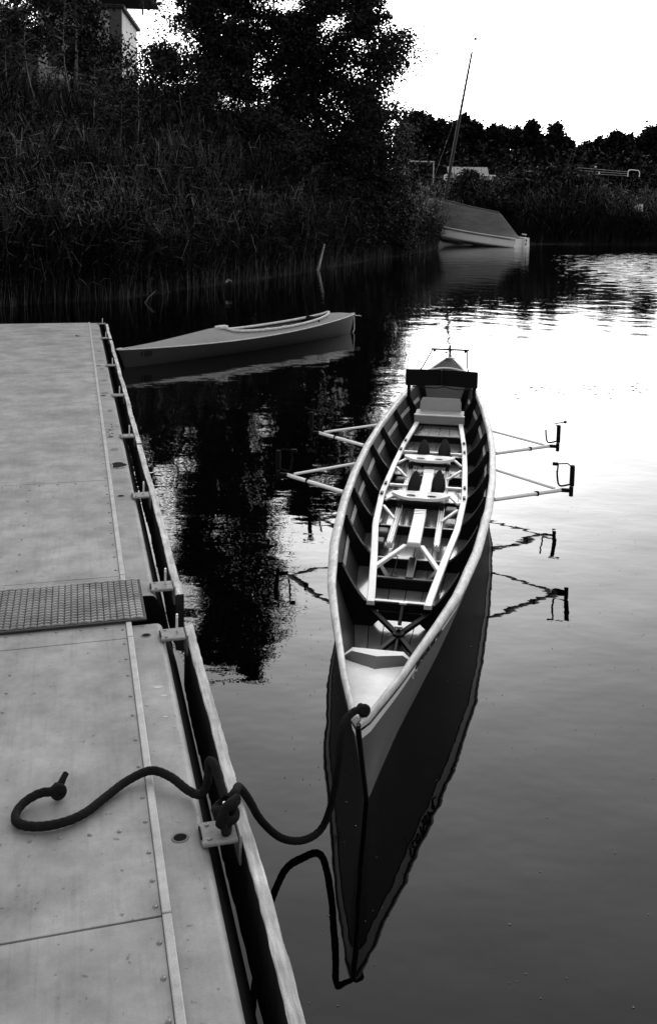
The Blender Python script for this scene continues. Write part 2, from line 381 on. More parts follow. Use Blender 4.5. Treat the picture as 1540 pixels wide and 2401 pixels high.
# dark damp patches on the far float edge
for k in range(9):
    s = 2.7 + k * .62 + rng.uniform(-.1, .1); a0, b0 = rng.uniform(.016, .034), rng.uniform(.02, .06)
    q = MB(); q.add([(a0 * math.cos(a * math.pi / 8) * (1 + .2 * math.sin(a * 1.7)), b0 * math.sin(a * math.pi / 8), 0) for a in range(16)], [tuple(range(16))])
    o = part('damp_patch', q, 'stain', far); o.location = (.05 + rng.uniform(-.01, .015), s, ZD - .0052)
# pale bird-dropping flecks near the hinge
for t, s, a0 in [(.06, -.43, .016), (.075, -.49, .011), (.068, -.62, .008)]:
    q = MB(); q.add([(a0 * math.cos(a * math.pi / 8) * (1 + .3 * math.sin(a * 2.1)), a0 * .6 * math.sin(a * math.pi / 8) * (1 + .2 * math.cos(a * 3)), 0) for a in range(16)], [tuple(range(16))])
    o = part('pale_fleck', q, 'gun', near); o.location = (t, s, ZD - .0050)
# chevron tread plate over the hinge gap
tp = thing('tread_plate', 'chevron patterned metal tread plate bridging the two pontoons', 'tread plate', DW(0, .27, ZD), DOCK_A)
b = MB(); b.box((-1.17, 0, .008), (2.46, .4, .008)); part('plate', b, 'treadbase', tp, bevel=.002)
b = MB()
cw, rh = .0245, .0245
for c in range(98):
    x = .048 - cw * (c + .5)
    for r_ in range(16):
        y = -.19 + rh * (r_ + .5)
        sg = 1 if c % 2 else -1
        Y = Vector((math.cos(sg * .42), math.sin(sg * .42), 0)); X = Vector((-Y.y, Y.x, 0))
        a = [Vector((x, y, .0125)) + Y * i * .0125 + X * j * .0052 for i, j in ((-1, -1), (1, -1), (1, 1), (-1, 1))]
        t_ = [Vector((x, y, .0185)) + Y * i * .0098 + X * j * .0028 for i, j in ((-1, -1), (1, -1), (1, 1), (-1, 1))]
        b.add(a + t_, [(4, 5, 6, 7), (0, 1, 5, 4), (1, 2, 6, 5), (2, 3, 7, 6), (3, 0, 4, 7)])
part('tread_bars', b, 'tread', tp, kind='stuff')

# ------------------------------------------------------------------ rowing boat (local y = from bow to stern, x = its right in the picture)
BO, BA = Vector((.118, 2.80, 0)), -R(9.342)
def BWd(l, w, z):
    c, q = math.cos(BA), math.sin(BA); return Vector((BO.x + w * c - l * q, BO.y + w * q + l * c, z))
boat = thing('rowing_boat', 'long open rowing boat with four outriggers moored beside the pontoon', 'rowing boat', BO, BA)
LL = [0, .05, .17, .33, .55, .8, 1.18, 1.75, 2.47, 3.1, 3.86, 4.5, 5.3, 5.95, 6.6, 7.1, 7.45, 7.65]
BB = [.004, .028, .06, .102, .150, .208, .29, .368, .425, .452, .458, .438, .385, .325, .24, .15, .065, .006]
def smoothw(l):
    return (interp(l - .06, LL, BB) + 2 * interp(l, LL, BB) + interp(l + .06, LL, BB)) / 4 if .1 < l < 7.5 else interp(l, LL, BB)
def sheer(l): return .345 + .08 * ((l - 4) / 4) ** 2
def hw(l, z, inset=0.):
    """half width of hull at station l and height z"""
    s = sheer(l); f = min(1, max(0, (z + .12) / (s + .12)))
    k = interp(l, [0, .8, 2.2, 5.5, 6.8, 7.65], [.72, .47, .32, .32, .55, .8])     # V at ends, round bilge amidships
    st = .27 * max(0, 1 - z / .42)                                                # raked stem
    sl_ = 7.65 - .12 * max(0, 1 - z / .42)
    le = st + (l / 7.65) * (sl_ - st) if False else l
    ends = min(1, max(0, (l - st) / .55)) ** .8 * min(1, max(0, (sl_ - l) / .4)) ** .8
    w = smoothw(l) * f ** k
    wtop = smoothw(l)
    mix = f ** 1.5
    return max(0., w * (ends * (1 - mix) + mix) - inset)
ST = sorted(set([0, .01, .025, .05, .09, .13, .18, .24, .3, .38, .46] + list(np.linspace(.55, 7.2, 46)) + [7.3, 7.4, 7.5, 7.57, 7.62, 7.65]))
def lpos(l, z):    # shift stations near the ends to follow the raked stem
    a = max(0, 1 - l / 1.6); e = max(0, 1 - (7.65 - l) / 1.2)
    return l + a * .27 * max(0, 1 - (z + .0) / .42) - e * .12 * max(0, 1 - z / .42)
def section(l, z0, z1, n, inset=0., side=1, ends=True):
    out = []
    for i in range(n + 1):
        f = i / n; z = z0 + (z1 - z0) * f; s = sheer(l)
        ff = min(1, max(0, (z + .12) / (s + .12)))
        k = interp(l, [0, .8, 2.2, 5.5, 6.8, 7.65], [.72, .47, .32, .32, .55, .8])
        w = max(0.0, smoothw(l) * ff ** k - inset)
        out.append((side * w, lpos(l, z), z))
    return out
for sgn in (1, -1):
    pass
b = MB()
for sgn in (1, -1):
    b.loft([section(l, -.119, sheer(l) - .055, 10, 0, sgn) for l in ST])
part('hull', b, 'hull', boat, True)
for sgn in (1, -1):
    b = MB(); b.loft([section(l, sheer(l) - .056, sheer(l) - .004, 3, -.003, sgn) for l in ST])
    part('sheer_band', b, 'band', boat, True)
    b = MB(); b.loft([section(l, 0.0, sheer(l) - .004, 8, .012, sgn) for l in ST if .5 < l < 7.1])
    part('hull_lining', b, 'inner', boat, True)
    # gunwale: rounded rail, with a slim dark rubbing line under it
    b = MB(); rows = []
    for l in ST:
        w = smoothw(l); z = sheer(l); gw = interp(l, [0, .5, 1.5, 6, 7.65], [.016, .022, .042, .04, .018])
        ov = interp(l, [0, .6, 1.6], [.002, .004, .008]); o_, i_ = w + ov, max(.0015, w + ov - gw)
        rows.append([(sgn * o_, l, z - .004), (sgn * (o_ + .003), l, z + .008), (sgn * (o_ - .002), l, z + .017), (sgn * (o_ - .3 * gw), l, z + .02), (sgn * max(i_ + .25 * gw * .8, .001), l, z + .02), (sgn * i_, l, z + .016), (sgn * i_, l, z - .012)])
    b.loft(rows); part('gunwale', b, 'gun', boat, True)
    b = MB(); b.loft([[(sgn * (smoothw(l) + .0032), l, sheer(l) - .012), (sgn * (smoothw(l) + .0062), l, sheer(l) - .008), (sgn * (smoothw(l) + .0045), l, sheer(l) - .003)] for l in ST])
    part('rub_line', b, 'ribm', boat, True)
    # pale riser plank along the inside
    b = MB(); b.loft([[(sgn * (hw(l, zz_) * 0 + max(0, section(l, zz_, zz_ + .001, 1, .018)[0][0])), l, zz_) for zz_ in (.215, .25)] for l in np.linspace(1.56, 6.2, 40)])
    part('riser', b, 'riser', boat, True)
# stem and sternpost
b = MB(); b.tube([(0, -.004, .428), (0, -.002, .415), (0, .055, .33), (0, .14, .2), (0, .262, .02), (0, .34, -.1)], [.008, .0095, .0095, .0095, .0095, .009], 8)
part('stem', b, 'ribm', boat, True)
b = MB(); b.tube([(0, 7.66, .47), (0, 7.65, .4), (0, 7.58, .15), (0, 7.53, -.1)], .016, 8); part('sternpost', b, 'ribm', boat, True)
# foredeck with crowned surface and V breakwater
def deckpt(f, l, off=0): 
    w = max(.001, smoothw(l) - .004); return (f * w, l, sheer(l) + .006 - .03 * min(1, l / .45) + .012 * (1 - f * f) * min(1, l / .3) + off)
b = MB(); b.loft([[deckpt(f, l) for f in np.linspace(-1, 1, 9)] for l in np.linspace(0.0, .555, 14)])
b.loft([[deckpt(f, .555) for f in np.linspace(-1, 1, 9)], [(deckpt(f, .555)[0], .555, sheer(.55) - .06) for f in np.linspace(-1, 1, 9)]])
part('foredeck', b, 'deckw', boat, True)
b = MB(); nf = 21
fsx = np.linspace(-1, 1, nf)
def bwl(f): return .535 - .105 * (1 - abs(f)) ** .8 
rowb = [[(f * (smoothw(.53) - .012), bwl(f), deckpt(f, bwl(f))[2] - .004) for f in fsx], [(f * (smoothw(.53) - .01), .53 - .035 * (1 - abs(f)), sheer(.53) - .022 + .036 * min(1, (1 - abs(f)) / .3)) for f in fsx]]
b.loft(rowb); part('breakwater', b, 'breakw', boat)
b = MB(); b.loft([rowb[1], [(x, .548, z) for x, y, z in rowb[1]], [(x, .553, z - .03) for x, y, z in rowb[1]], [(x, .553, z - .07) for x, y, z in rowb[1]]]); part('breakwater_cap', b, 'deckw', boat, True)
b = MB(); b.lathe([(.005, -.004), (.005, .006), (.008, .008), (.008, .011), (.001, .013)], 10, (0.0, .05, sheer(.05) + .006)); part('painter_eye', b, 'zincbright', boat, True)
# floorboards
fl0, fl1, zf = .62, 6.6, .075
def hull_w(l, z, inset):
    l0 = l
    for _ in range(6): l0 += (l - lpos(l0, z)) * .8
    return section(max(0, l0), z, z + .001, 1, inset)[0][0]
for k in range(-3, 3):
    b = MB(); rowsL = []
    for l in np.linspace(fl0, fl1, 40):
        wm = hull_w(l, zf, .014); a, e = wm * (k / 3) + .002, wm * ((k + 1) / 3) - .002
        rowsL.append([(a, l, zf), (e, l, zf)])
    b.loft(rowsL); part('floorboard', b, 'floorw', boat)
# ribs
def rib(l, depth, th, zb, zt_off=.0):
    s = sheer(l) - .012; outer = [section(l, zb, s, 9, .011)[i] for i in range(10)]
    inner = []
    for i, (w, ll, z) in enumerate(outer):
        f = i / 9; d = depth * (1 - .62 * f); inner.append((max(.02, w - d), ll, z + depth * .9 * (1 - f) ** 2))
    ring = [(w, l, z) for w, _, z in outer] + [(w, l, z) for w, _, z in inner[::-1]]
    return ring
RIBS = [1.5, 2.24, 2.78, 3.3, 3.9, 4.46, 5.12, 5.75, 6.35]
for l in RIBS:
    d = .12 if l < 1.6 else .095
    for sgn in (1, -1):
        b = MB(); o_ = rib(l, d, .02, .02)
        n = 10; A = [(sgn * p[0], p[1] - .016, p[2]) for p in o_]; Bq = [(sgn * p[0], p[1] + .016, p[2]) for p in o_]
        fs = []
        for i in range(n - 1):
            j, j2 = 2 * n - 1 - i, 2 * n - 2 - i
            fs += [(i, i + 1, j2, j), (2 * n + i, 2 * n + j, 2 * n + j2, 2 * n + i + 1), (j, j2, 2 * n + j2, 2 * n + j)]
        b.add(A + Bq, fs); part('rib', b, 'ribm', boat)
    if l > 1.6:
        wm = section(l, .09, .1, 1, .06)[0][0]
        b = MB(); b.box((0, l, .1), (2 * wm, .022, .055)); part('floor_timber', b, 'ribm', boat, bevel=.003)
        b = MB(); b.box((0, l, .129), (2 * wm - .01, .016, .003)); part('timber_glint', b, 'riser', boat)  # pale strip paints the rim light along the timber's top edge
# white side stringers
SL = [1.47, 1.58, 2.09, 2.58, 3.2, 3.9, 4.5, 5.13, 5.3]; SW = [.135, .143, .19, .24, .267, .255, .237, .2, .19]
for sgn in (1, -1):
    b = MB(); rows = []
    for l in np.linspace(1.47, 5.3, 40):
        w = sgn * interp(l, SL, SW); z = .205
        rows.append([(w - .019, l, z - .02), (w + .019, l, z - .02), (w + .019, l, z), (w - .019, l, z)])
    b.loft(rows, True); b.add(rows[0], [(0, 1, 2, 3)]); b.add(rows[-1], [(3, 2, 1, 0)])
    o = part('side_stringer', b, 'white', boat, bevel=.004)
    for l in (3.16, 3.39, 4.32, 4.6):
        w = sgn * interp(l, SL, SW); q = MB().box((w, l, .2115), (.018, .05, .013)); part('clamp', q, 'ribm', o, bevel=.003)
# front frame with its brace cross
b = MB(); b.box((0, 1.5, .175), (.46, .024, .045)); b.box((0, 1.5, .13), (.2, .02, .05))
fr = part('cross_frame', b, 'ribm', boat, bevel=.006)
b = MB(); b.box((0, 1.5, .1995), (.27, .02, .004)); part('frame_glint', b, 'white', boat)  # white strip paints the bright rim light on the dark frame's top
b = MB(); hub = Vector((.012, 1.325, .115))
for q_, wd_ in (((-.15, 1.5, .165), .026), ((.16, 1.5, .165), .026), ((-.105, 1.12, .082), .024), ((.11, 1.18, .082), .024)): b.bar(hub, q_, wd_, .018)
b.lathe([(.024, -.035), (.03, -.01), (.028, .012), (.012, .018), (.001, .019)], 12, tuple(hub)); b.bar(hub, (.008, 1.14, .085), .013, .013)
part('brace_cross', b, 'ribm', boat, bevel=.003)
b = MB(); b.tube([hub + Vector((0, 0, .02)), (.018, 1.49, .2)], .009, 10); o = part('brace_rod', b, 'ribm', boat, True)
b = MB()
for c in (hub + Vector((0, .012, .034)), Vector((.018, 1.475, .203))): b.box(c, (.036, .014, .012))
part('rod_fitting', b, 'zincbright', o, bevel=.003)
# second low frame and centre keel batten
b = MB(); b.box((0, 1.95, .105), (.34, .03, .06)); b.bar((-.1, 1.96, .1), (-.2, 2.2, .13), .03, .05); b.bar((.1, 1.96, .1), (.2, 2.2, .13), .03, .05); b.box((.01, 2.1, .11), (.045, .3, .06))
part('low_frame', b, 'ribm', boat, bevel=.006)
# loop of cord on the floor
q = MB().tube([(-.09 + .045 * math.cos(a * .45), 2.05 + .05 * math.sin(a * .45), zf + .006 + .001 * a * .2) for a in range(15)] + [(-.08, 2.12, .1), (-.075, 2.24, .14)], .003, 5)
part('cord_loop', q, 'ribm', boat, True)
# centre plank with Y braces
def rower(l0, name_far):
    b = MB(); b.box((.01, l0 - .49, .21), (.074, .54, .03)); cp = part('centre_plank', b, 'white', boat, bevel=.006)
    for k in range(3):
        q = MB().box((.01, l0 - .25 + .03 * k, .2265), (.07, .012, .004)); part('plank_ridge', q, 'alu', cp)
    for sgn in (1, -1):
        w_ = interp(l0 - 1.08, SL, SW)
        if not name_far:
            b = MB(); b.bar((.01 + sgn * .045, l0 - .75, .2), (sgn * (w_ - .006), l0 - 1.08, .194), .026, .02); part('diagonal_brace', b, 'white', boat, bevel=.004)
        b = MB(); b.box((sgn * .132, l0 - .34, .165), (.034, .66, .03)); b.box((sgn * .132, l0 - .34, .184), (.01, .66, .01)); b.box((sgn * (.132 - .014), l0 - .34, .184), (.005, .66, .014)); b.box((sgn * (.132 + .014), l0 - .34, .184), (.005, .66, .014))
        part('slide_track', b, 'alu', boat, bevel=.002)
        for a_, e_ in (((.23, .06), (.172, .24)), ((.23, -.06), (.14, -.28))):
            b = MB(); b.bar((sgn * a_[0], l0 + a_[1], .197), (sgn * e_[0], l0 + e_[1], .19), .018, .014); part('seat_strut', b, 'white', boat, bevel=.003)
    # sliding seat: dished board with wavy edges and two holes
    b = MB(); nx = 28; rows = []
    for j in range(9):
        v = j / 8; row = []
        for i in range(nx + 1):
            u = -1 + 2 * i / nx
            lf = -.075 + .022 * u * u + .006 * math.cos(u * 6.3); lb = .075 - .03 * u * u + .012 * math.exp(-(u / .16) ** 2)
            e_ = (1 - abs(u) ** 5); y = (lf * (1 - v) + lb * v) * (.3 + .7 * e_)
            z = .262 + .012 * abs(u) ** 2 - .012 * math.exp(-((abs(u) - .36) / .25) ** 2) * math.sin(v * math.pi)
            row.append((u * .18, l0 + y, z))
        rows.append(row)
    b.loft(rows); b.loft([[(x, y, z - .018) for x, y, z in r_] for r_ in rows][::-1]); 
    b.loft([rows[0], [(x, y, z - .018) for x, y, z in rows[0]]]); b.loft([[(x, y, z - .018) for x, y, z in rows[-1]], rows[-1]])
    st = part('sliding_seat', b, 'white', boat, True)
    for sgn in (1, -1):
        q = MB(); q.add([(sgn * .065 + .03 * math.cos(a * math.pi / 8), l0 - .005 + .016 * math.sin(a * math.pi / 8), .2615 - .004 + .001) for a in range(16)], [tuple(range(16))])
        part('seat_hole', q, 'hole', st)
    q = MB(); q.box((0, l0, .222), (.3, .1, .02)); 
    for sgn in (1, -1): q.box((sgn * .132, l0, .2), (.03, .12, .03))
    part('seat_carriage', q, 'ribm', st, bevel=.004)
    # foot stretcher with shoes
    l1 = l0 + .42
    b = MB(); b.box((0, l1, .19), (2 * interp(l1, SL, SW) - .04, .03, .016)); fs_ = part('foot_stretcher', b, 'alu', boat, bevel=.004)
    for sgn, dy in ((-1, -.1), (1, 0.0)):
        b = MB(); cx = .012 + sgn * .078; rows = []
        for i in range(9):
            f = i / 8; ww = .047 * math.sin(math.pi * (.12 + .8 * f)) ** .6; hh = .05 - .02 * f
            c = Vector((cx, l1 + dy * .5 - .13 + .25 * f, .165 + .085 * f))
            rows.append([c + Vector((ww * math.cos(a * math.pi / 5), -.25 * hh * math.sin(a * math.pi / 5), hh * math.sin(a * math.pi / 5))) for a in range(10)])
        b.loft(rows, True); b.add(rows[0], [tuple(range(10))[::-1]]); b.add(rows[-1], [tuple(range(10))])
        part('shoe', b, 'shoe', fs_, True)
    b = MB(); b.box((.0, l1 + .02, .15), (.3, .05, .06)); part('heel_board', b, 'ribm', fs_, bevel=.004)
rower(3.0, False); rower(3.9, True)
# little tin boxes between the timbers
for (w, l) in ((-.2, 2.62), (-.21, 2.45), (.19, 3.1), (-.19, 3.72)):
    b = MB(); b.box((w, l, .13), (.075, .09, .05)); part('foam_block', b, 'breakw', boat, bevel=.012)
# cox seat
b = MB(); b.box((0, 5.36, .215), (.44, .02, .075)); b.box((0, 5.47, .255), (.43, .2, .016)); cs = part('cox_seat', b, 'greyseat', boat, bevel=.01)
b = MB(); b.box((0, 5.352, .258), (.44, .02, .012)); part('seat_edge', b, 'white', cs, bevel=.003)
b = MB(); pol = [(-.185, 5.56, .262), (.185, 5.56, .262), (.183, 5.6, .33), (.165, 5.62, .362), (-.165, 5.62, .362), (-.183, 5.6, .33)]
b.prism(pol, (0, .018, -.004)); part('seat_back', b, 'greyseat', cs, bevel=.004)
# cox backboard on two posts
b = MB()
for sgn in (1, -1):
    b.prism([(0, 5.62, .475), (sgn * .318, 5.58, .47), (sgn * .322, 5.58, .48), (sgn * .322, 5.58, .61), (sgn * .314, 5.58, .618), (0, 5.62, .622)], (0, .02, 0))
bb = part('backboard', b, 'blackm', boat, bevel=.003)
b = MB()
for sgn in (1, -1):
    b.tube(catmull([(sgn * .29, 5.605, .6), (sgn * .292, 5.61, .42), (sgn * .285, 5.62, .35), (sgn * .24, 5.64, .26), (sgn * .2, 5.64, .2)], 4), [.016] * 17, 8)
part('back_post', b, 'blackm', bb, True)
b = MB(); b.tube(catmull([(-.26, 5.6, .462), (-.05, 5.6, .455), (.02, 5.6, .47), (.12, 5.6, .452), (.27, 5.6, .458)], 5), .005, 6); part('tie_cord', b, 'ribm', bb, True)
b = MB(); b.box((0, 5.597, .55), (.012, .006, .14)); part('hinge_strip', b, 'ribm', bb)
# stern locker panel, deck, coaming
b = MB(); wm = smoothw(6.45)
b.prism([(-wm * .45, 6.1, .08), (wm * .45, 6.1, .08), (wm * .8, 6.45, .36), (-wm * .8, 6.45, .36)], (0, .012, .0)); part('stern_panel', b, 'inner', boat)
b = MB(); b.loft([[(f * max(.001, smoothw(l) - .012), l, sheer(l) + .008 + .03 * (1 - f * f)) for f in np.linspace(-1, 1, 9)] for l in np.linspace(6.46, 7.63, 12)])
part('stern_deck', b, 'blackm', boat, True)
b = MB(); b.tube([(f * (smoothw(6.85) - .015), 6.85, sheer(6.85) + .016 + .03 * (1 - f * f)) for f in np.linspace(-1, 1, 9)], .009, 6); part('deck_batten', b, 'white', boat, True)
b = MB(); b.box((0, 7.4, sheer(7.4) + .05), (.1, .02, .008)); b.box((0, 7.4, sheer(7.4) + .075), (.016, .016, .06)); part('stern_fitting', b, 'zincbright', boat, bevel=.003)
# rudder with yoke and lines
b = MB(); b.prism([(-.012, 7.66, .5), (-.012, 7.74, .46), (-.012, 7.9, -.2), (-.012, 7.6, -.2), (-.012, 7.665, .3)], (.024, 0, 0)); ru = part('rudder', b, 'blackm', boat, bevel=.003)
b = MB(); b.box((0, 7.66, .505), (.42, .03, .018)); b.box((0, 7.66, .53), (.02, .02, .05))
for sgn in (1, -1): b.lathe([(.012, -.02), (.016, 0), (.012, .02)], 8, (sgn * .17, 7.65, .495))
part('rudder_yoke', b, 'blackm', ru, bevel=.004)
for sgn in (1, -1):
    b = MB(); b.tube([(sgn * .19, 7.65, .505), (sgn * .215, 6.4, .52), (sgn * .25, 5.62, .535)], .0075, 5); part('rudder_line', b, 'blackm', ru)
# outriggers
def rigger(l0, sgn, gate_open, lab):
    root = bpy.data.objects.new('outrigger', None); col.objects.link(root); root.parent = boat; root['label'] = lab
    tip = Vector((sgn * .86, l0, .335)); g0 = lambda l: Vector((sgn * (smoothw(l) + .012), l, sheer(l) + .004))
    b = MB(); b.tube([g0(l0 - .36), g0(l0 - .36).lerp(tip, .5), tip], .0128, 10); part('main_stay', b, 'alu', root, True)
    b = MB(); b.tube([g0(l0 + .31), tip + Vector((sgn * -.04, .006, .006))], .0095, 10); part('back_stay', b, 'alu', root, True)
    b = MB(); q = g0(l0 - .36).lerp(tip, .62); b.box(q, (.03, .024, .028)); part('stay_clamp', b, 'blackm', root, bevel=.004)
    b = MB(); b.box((sgn * .888, l0, .335), (.075, .03, .022)); part('pin_block', b, 'blackm', root, bevel=.005)
    b = MB(); b.tube([(sgn * .92, l0, .3), (sgn * .92, l0, .36)], .013, 10); b.box((sgn * .922, l0, .43), (.028, .032, .13)); part('pin', b, 'blackm', root, bevel=.005)
    ip = -sgn
    b = MB(); b.tube(catmull([(sgn * .915, l0, .375), (sgn * .86, l0 - .004, .362), (sgn * .842, l0, .372), (sgn * .834, l0, .41), (sgn * .83, l0, .455)], 5), .006, 8); part('gate', b, 'blackm', root, True)
    b = MB()
    if gate_open:
        b.tube([(sgn * .91, l0, .485), (sgn * .895, l0, .505), (sgn * .96, l0 + .02, .515)], .004, 8); b.lathe([(.001, -.01), (.011, -.008), (.011, .008), (.001, .01)], 10, (sgn * .968, l0 + .02, .516))
    else:
        b.tube([(sgn * .912, l0, .49), (sgn * .892, l0, .505), (sgn * .835, l0, .5)], .004, 8); b.box((sgn * .818, l0, .498), (.034, .018, .018)); b.tube([(sgn * .832, l0, .45), (sgn * .835, l0, .5)], .005, 8)
    part('keeper_bar', b, 'blackm', root)
rigger(4.17, 1, True, 'outrigger with its gate hanging open'); rigger(3.06, 1, False, 'outrigger with its gate closed')
rigger(4.17, -1, True, 'rear outrigger on the dock side'); rigger(3.0, -1, False, 'front outrigger on the dock side')
# painted name scroll on the sheer band, dark curls
b = MB()
def bandpt(l, f): 
    p_ = section(l, sheer(l) - .05, sheer(l) - .012, 6, -.0065)[int(round(f * 6))]; return Vector((p_[0], p_[1], p_[2]))
def bandxy(l, v):
    z = sheer(l) - .05 + .038 * v; p_ = section(l, z, z + .001, 1, -.0055)[0]; return Vector(p_)
curls = [[(.0, .1), (.02, .85), (.05, .95), (.06, .6), (.035, .45), (.03, .1), (.07, .15)], [(.09, .2), (.085, .7), (.11, .8), (.13, .5), (.11, .15), (.09, .2)],
         [(.15, .05), (.16, .95), (.18, .6), (.2, .3), (.18, .1)], [(.215, .7), (.24, .75), (.235, .2), (.215, .3), (.225, .6)], [(.265, .1), (.27, .8), (.3, .7)], [(.32, .15), (.335, .75), (.355, .5), (.33, .35), (.35, .1), (.39, .4)]]
for c in curls:
    b.tube(catmull([bandxy(.52 + x * .9, v) for x, v in c], 4), .0035, 6)
part('painted_name', b, 'letter', boat)

# ------------------------------------------------------------------ mooring rope (dark, thick)
RR = .0113
rp = thing('mooring_rope', 'thick dark mooring rope from pontoon bracket to the rowing boat bow', 'rope', DW(.165, -1.2, ZD))
def rel(p): return Vector(p) - rp.location
zr = ZD + RR + .004
deckpts = [(-.262, -.985, zr + .012), (-.298, -.984, zr + .012), (-.336, -1.0, zr + .004), (-.357, -1.04, zr), (-.348, -1.081, zr), (-.3, -1.106, zr), (-.237, -1.104, zr), (-.183, -1.078, zr), (-.127, -1.021, zr),
           (-.067, -.968, zr + .004), (-.003, -.95, zr + .012), (.047, -.985, zr + .008), (.088, -1.04, zr - .002), (.118, -1.068, zr - .002), (.134, -1.078, zr + .025), (.14, -1.07, zr + .06), (.143, -1.065, zr + .088), (.153, -1.09, zr + .092), (.16, -1.13, zr + .075), (.168, -1.185, zr + .055)]
b = MB().rope(catmull([rel(DW(*p)) for p in deckpts], 16), RR * 1.06); part('tail', b, 'rope', rp, True)
HANG = [(-0.219, 2.389, 0.487), (-0.198, 2.442, 0.42), (-0.173, 2.662, 0.2), (-0.118, 2.777, 0.065), (-0.049, 2.818, 0.03), (0.01, 2.853, 0.05), (0.043, 2.833, 0.17), (0.058, 2.782, 0.33), (0.066, 2.781, 0.435), (0.099, 2.822, 0.462), (0.132, 2.848, 0.458)]
hang = [DW(.178, -1.19, ZD + .07), DW(.198, -1.17, ZD + .075)] + [Vector(q) for q in HANG]
b = MB().rope(catmull([rel(p) for p in hang], 20), RR * 1.06); part('hanging_line', b, 'rope', rp, True)
def knot(c, rad, rr, name, turns=2):
    b = MB()
    for k in range(turns):
        ax = [Vector((1, 0, .3)), Vector((.2, .6, 1)), Vector((.5, -1, .2))][k % 3].normalized(); u_ = ax.orthogonal().normalized(); w_ = ax.cross(u_)
        pts = [Vector(c) + ax * (k - .5) * rr * .6 + (u_ * math.cos(a * .35) + w_ * math.sin(a * .35)) * rad for a in range(19)]
        b.tube(pts, rr, 10)
    part(name, b, 'rope', rp, True)
# hitch on the bracket eye: two crossing turns and a tucked strand
kc = rel(DW(.168, -1.2, ZD + .052)); b = MB()
for tilt, rr_, off in ((.5, .029, .010), (-.35, .027, -.010)):
    b.rope([kc + Vector((rr_ * math.cos(a * .33) * .95, rr_ * math.sin(a * .33) * 1.0, off + tilt * rr_ * math.cos(a * .33 + .6))) for a in range(20)], RR * 1.02)
b.rope(catmull([kc + Vector((.03, .004, .03)), kc + Vector((.004, -.036, .028)), kc + Vector((-.012, -.04, -.012)), kc + Vector((.002, -.012, -.035))], 10), RR)
part('dock_knot', b, 'rope', rp, True)
b = MB().tube(catmull([rel(DW(.165, -1.2, ZD + .05)), rel(DW(.16, -1.235, ZD + .02)), rel(DW(.168, -1.225, ZD + .005)), rel(DW(.175, -1.19, ZD + .03))], 6), RR, 10); part('bracket_turn', b, 'rope', rp, True)
knot(rel(DW(-.252, -.98, zr + .01)), .0125, .0095, 'end_knot', 3)
b = MB().tube([rel(DW(-.25, -.975, zr + .014)), rel(DW(-.238, -.957, zr + .03)), rel(DW(-.232, -.945, zr + .034))], [.011, .009, .0085], 10); part('frayed_tip', b, 'rope', rp, True)
knot(rel(HANG[-1]), .009, .0125, 'bow_hitch', 3)

# ------------------------------------------------------------------ kayak
KB, KS = Vector((-2.63, 11.62, 0)), Vector((.43, 15.5, 0))
kd = (KS - KB); KL = kd.length; KA = math.atan2(-kd.x, kd.y)
kay = thing('kayak', 'grey folding kayak with white cockpit rim drifting beyond the pontoon end', 'kayak', KB, KA)
def kw(f): return max(.004, .31 * (math.sin(math.pi * min(1, max(0, f))) ** .72)) * (1 - .1 * (f - .5))
def kz(f): return .235 + .05 * f - .06 * math.sin(math.pi * f) + .02 * f * f
def kshift(f, z): return .12 * max(0, 1 - f / .12) * (1 - z / .25) - .1 * max(0, 1 - (1 - f) / .1) * (1 - z / .3)
KF = np.unique(np.concatenate([np.linspace(0, .1, 8), np.linspace(.1, .9, 30), np.linspace(.9, 1, 8)]))
b = MB()
for sgn in (1, -1):
    b.loft([[(sgn * kw(f) * g ** .45, f * KL + kshift(f, -.08 + (kz(f) + .08) * g), -.08 + (kz(f) + .08) * g) for g in np.linspace(0.001, 1, 9)] for f in KF])
part('hull', b, 'kayside', kay, True)
def ridge(f): return interp(f, [0, .12, .34, .4, .86, .92, 1], [.012, .055, .17, .12, .11, .08, .012])
C0, C1 = .375, .86
def cw_(f):
    if f <= C0 or f >= C1: return 0
    return .205 * math.sin(math.pi * ((f - C0) / (C1 - C0)) ** .8) ** .55
def ktop(f, x):    # deck height at x
    w = kw(f); return kz(f) + ridge(f) * max(0, 1 - abs(x) / w) ** .8 * 1.0
for sgn in (1, -1):
    b = MB(); rows = []
    for f in np.unique(np.concatenate([KF, np.linspace(C0 - .002, C1 + .002, 30)])):
        c = min(cw_(f), kw(f) * .8); rows.append([(sgn * (c + (kw(f) - c) * g), f * KL + kshift(f, kz(f)), ktop(f, c + (kw(f) - c) * g)) for g in np.linspace(0, 1, 6)])
    b.loft(rows); part('deck', b, 'kaydeck', kay, True)
    b = MB(); b.tube([(sgn * kw(f), f * KL + kshift(f, kz(f)), kz(f) + .002) for f in KF], .009, 6); part('edge_bead', b, 'kaywhite', kay, True)
    b = MB(); b.tube([(sgn * cw_(f), f * KL, ktop(f, cw_(f)) + .022) for f in np.linspace(C0 + .0005, C1 - .0005, 36)], .02, 8); part('coaming', b, 'kaywhite', kay, True)
b = MB(); b.box((0, C0 * KL - .02, ktop(C0, 0) + .02), (.1, .2, .05)); part('coaming_peak', b, 'kaywhite', kay, bevel=.02)
b = MB(); b.loft([[(x, f * KL, .03) for x in np.linspace(-.6, .6, 5) * kw(f)] for f in np.linspace(.34, .9, 12)])
for sgn in (1, -1): b.loft([[(sgn * kw(f) * (.6 if z < .1 else .8), f * KL, z) for z in (.03, .2)] for f in np.linspace(.34, .9, 12)])
part('cockpit_floor', b, 'kayin', kay)
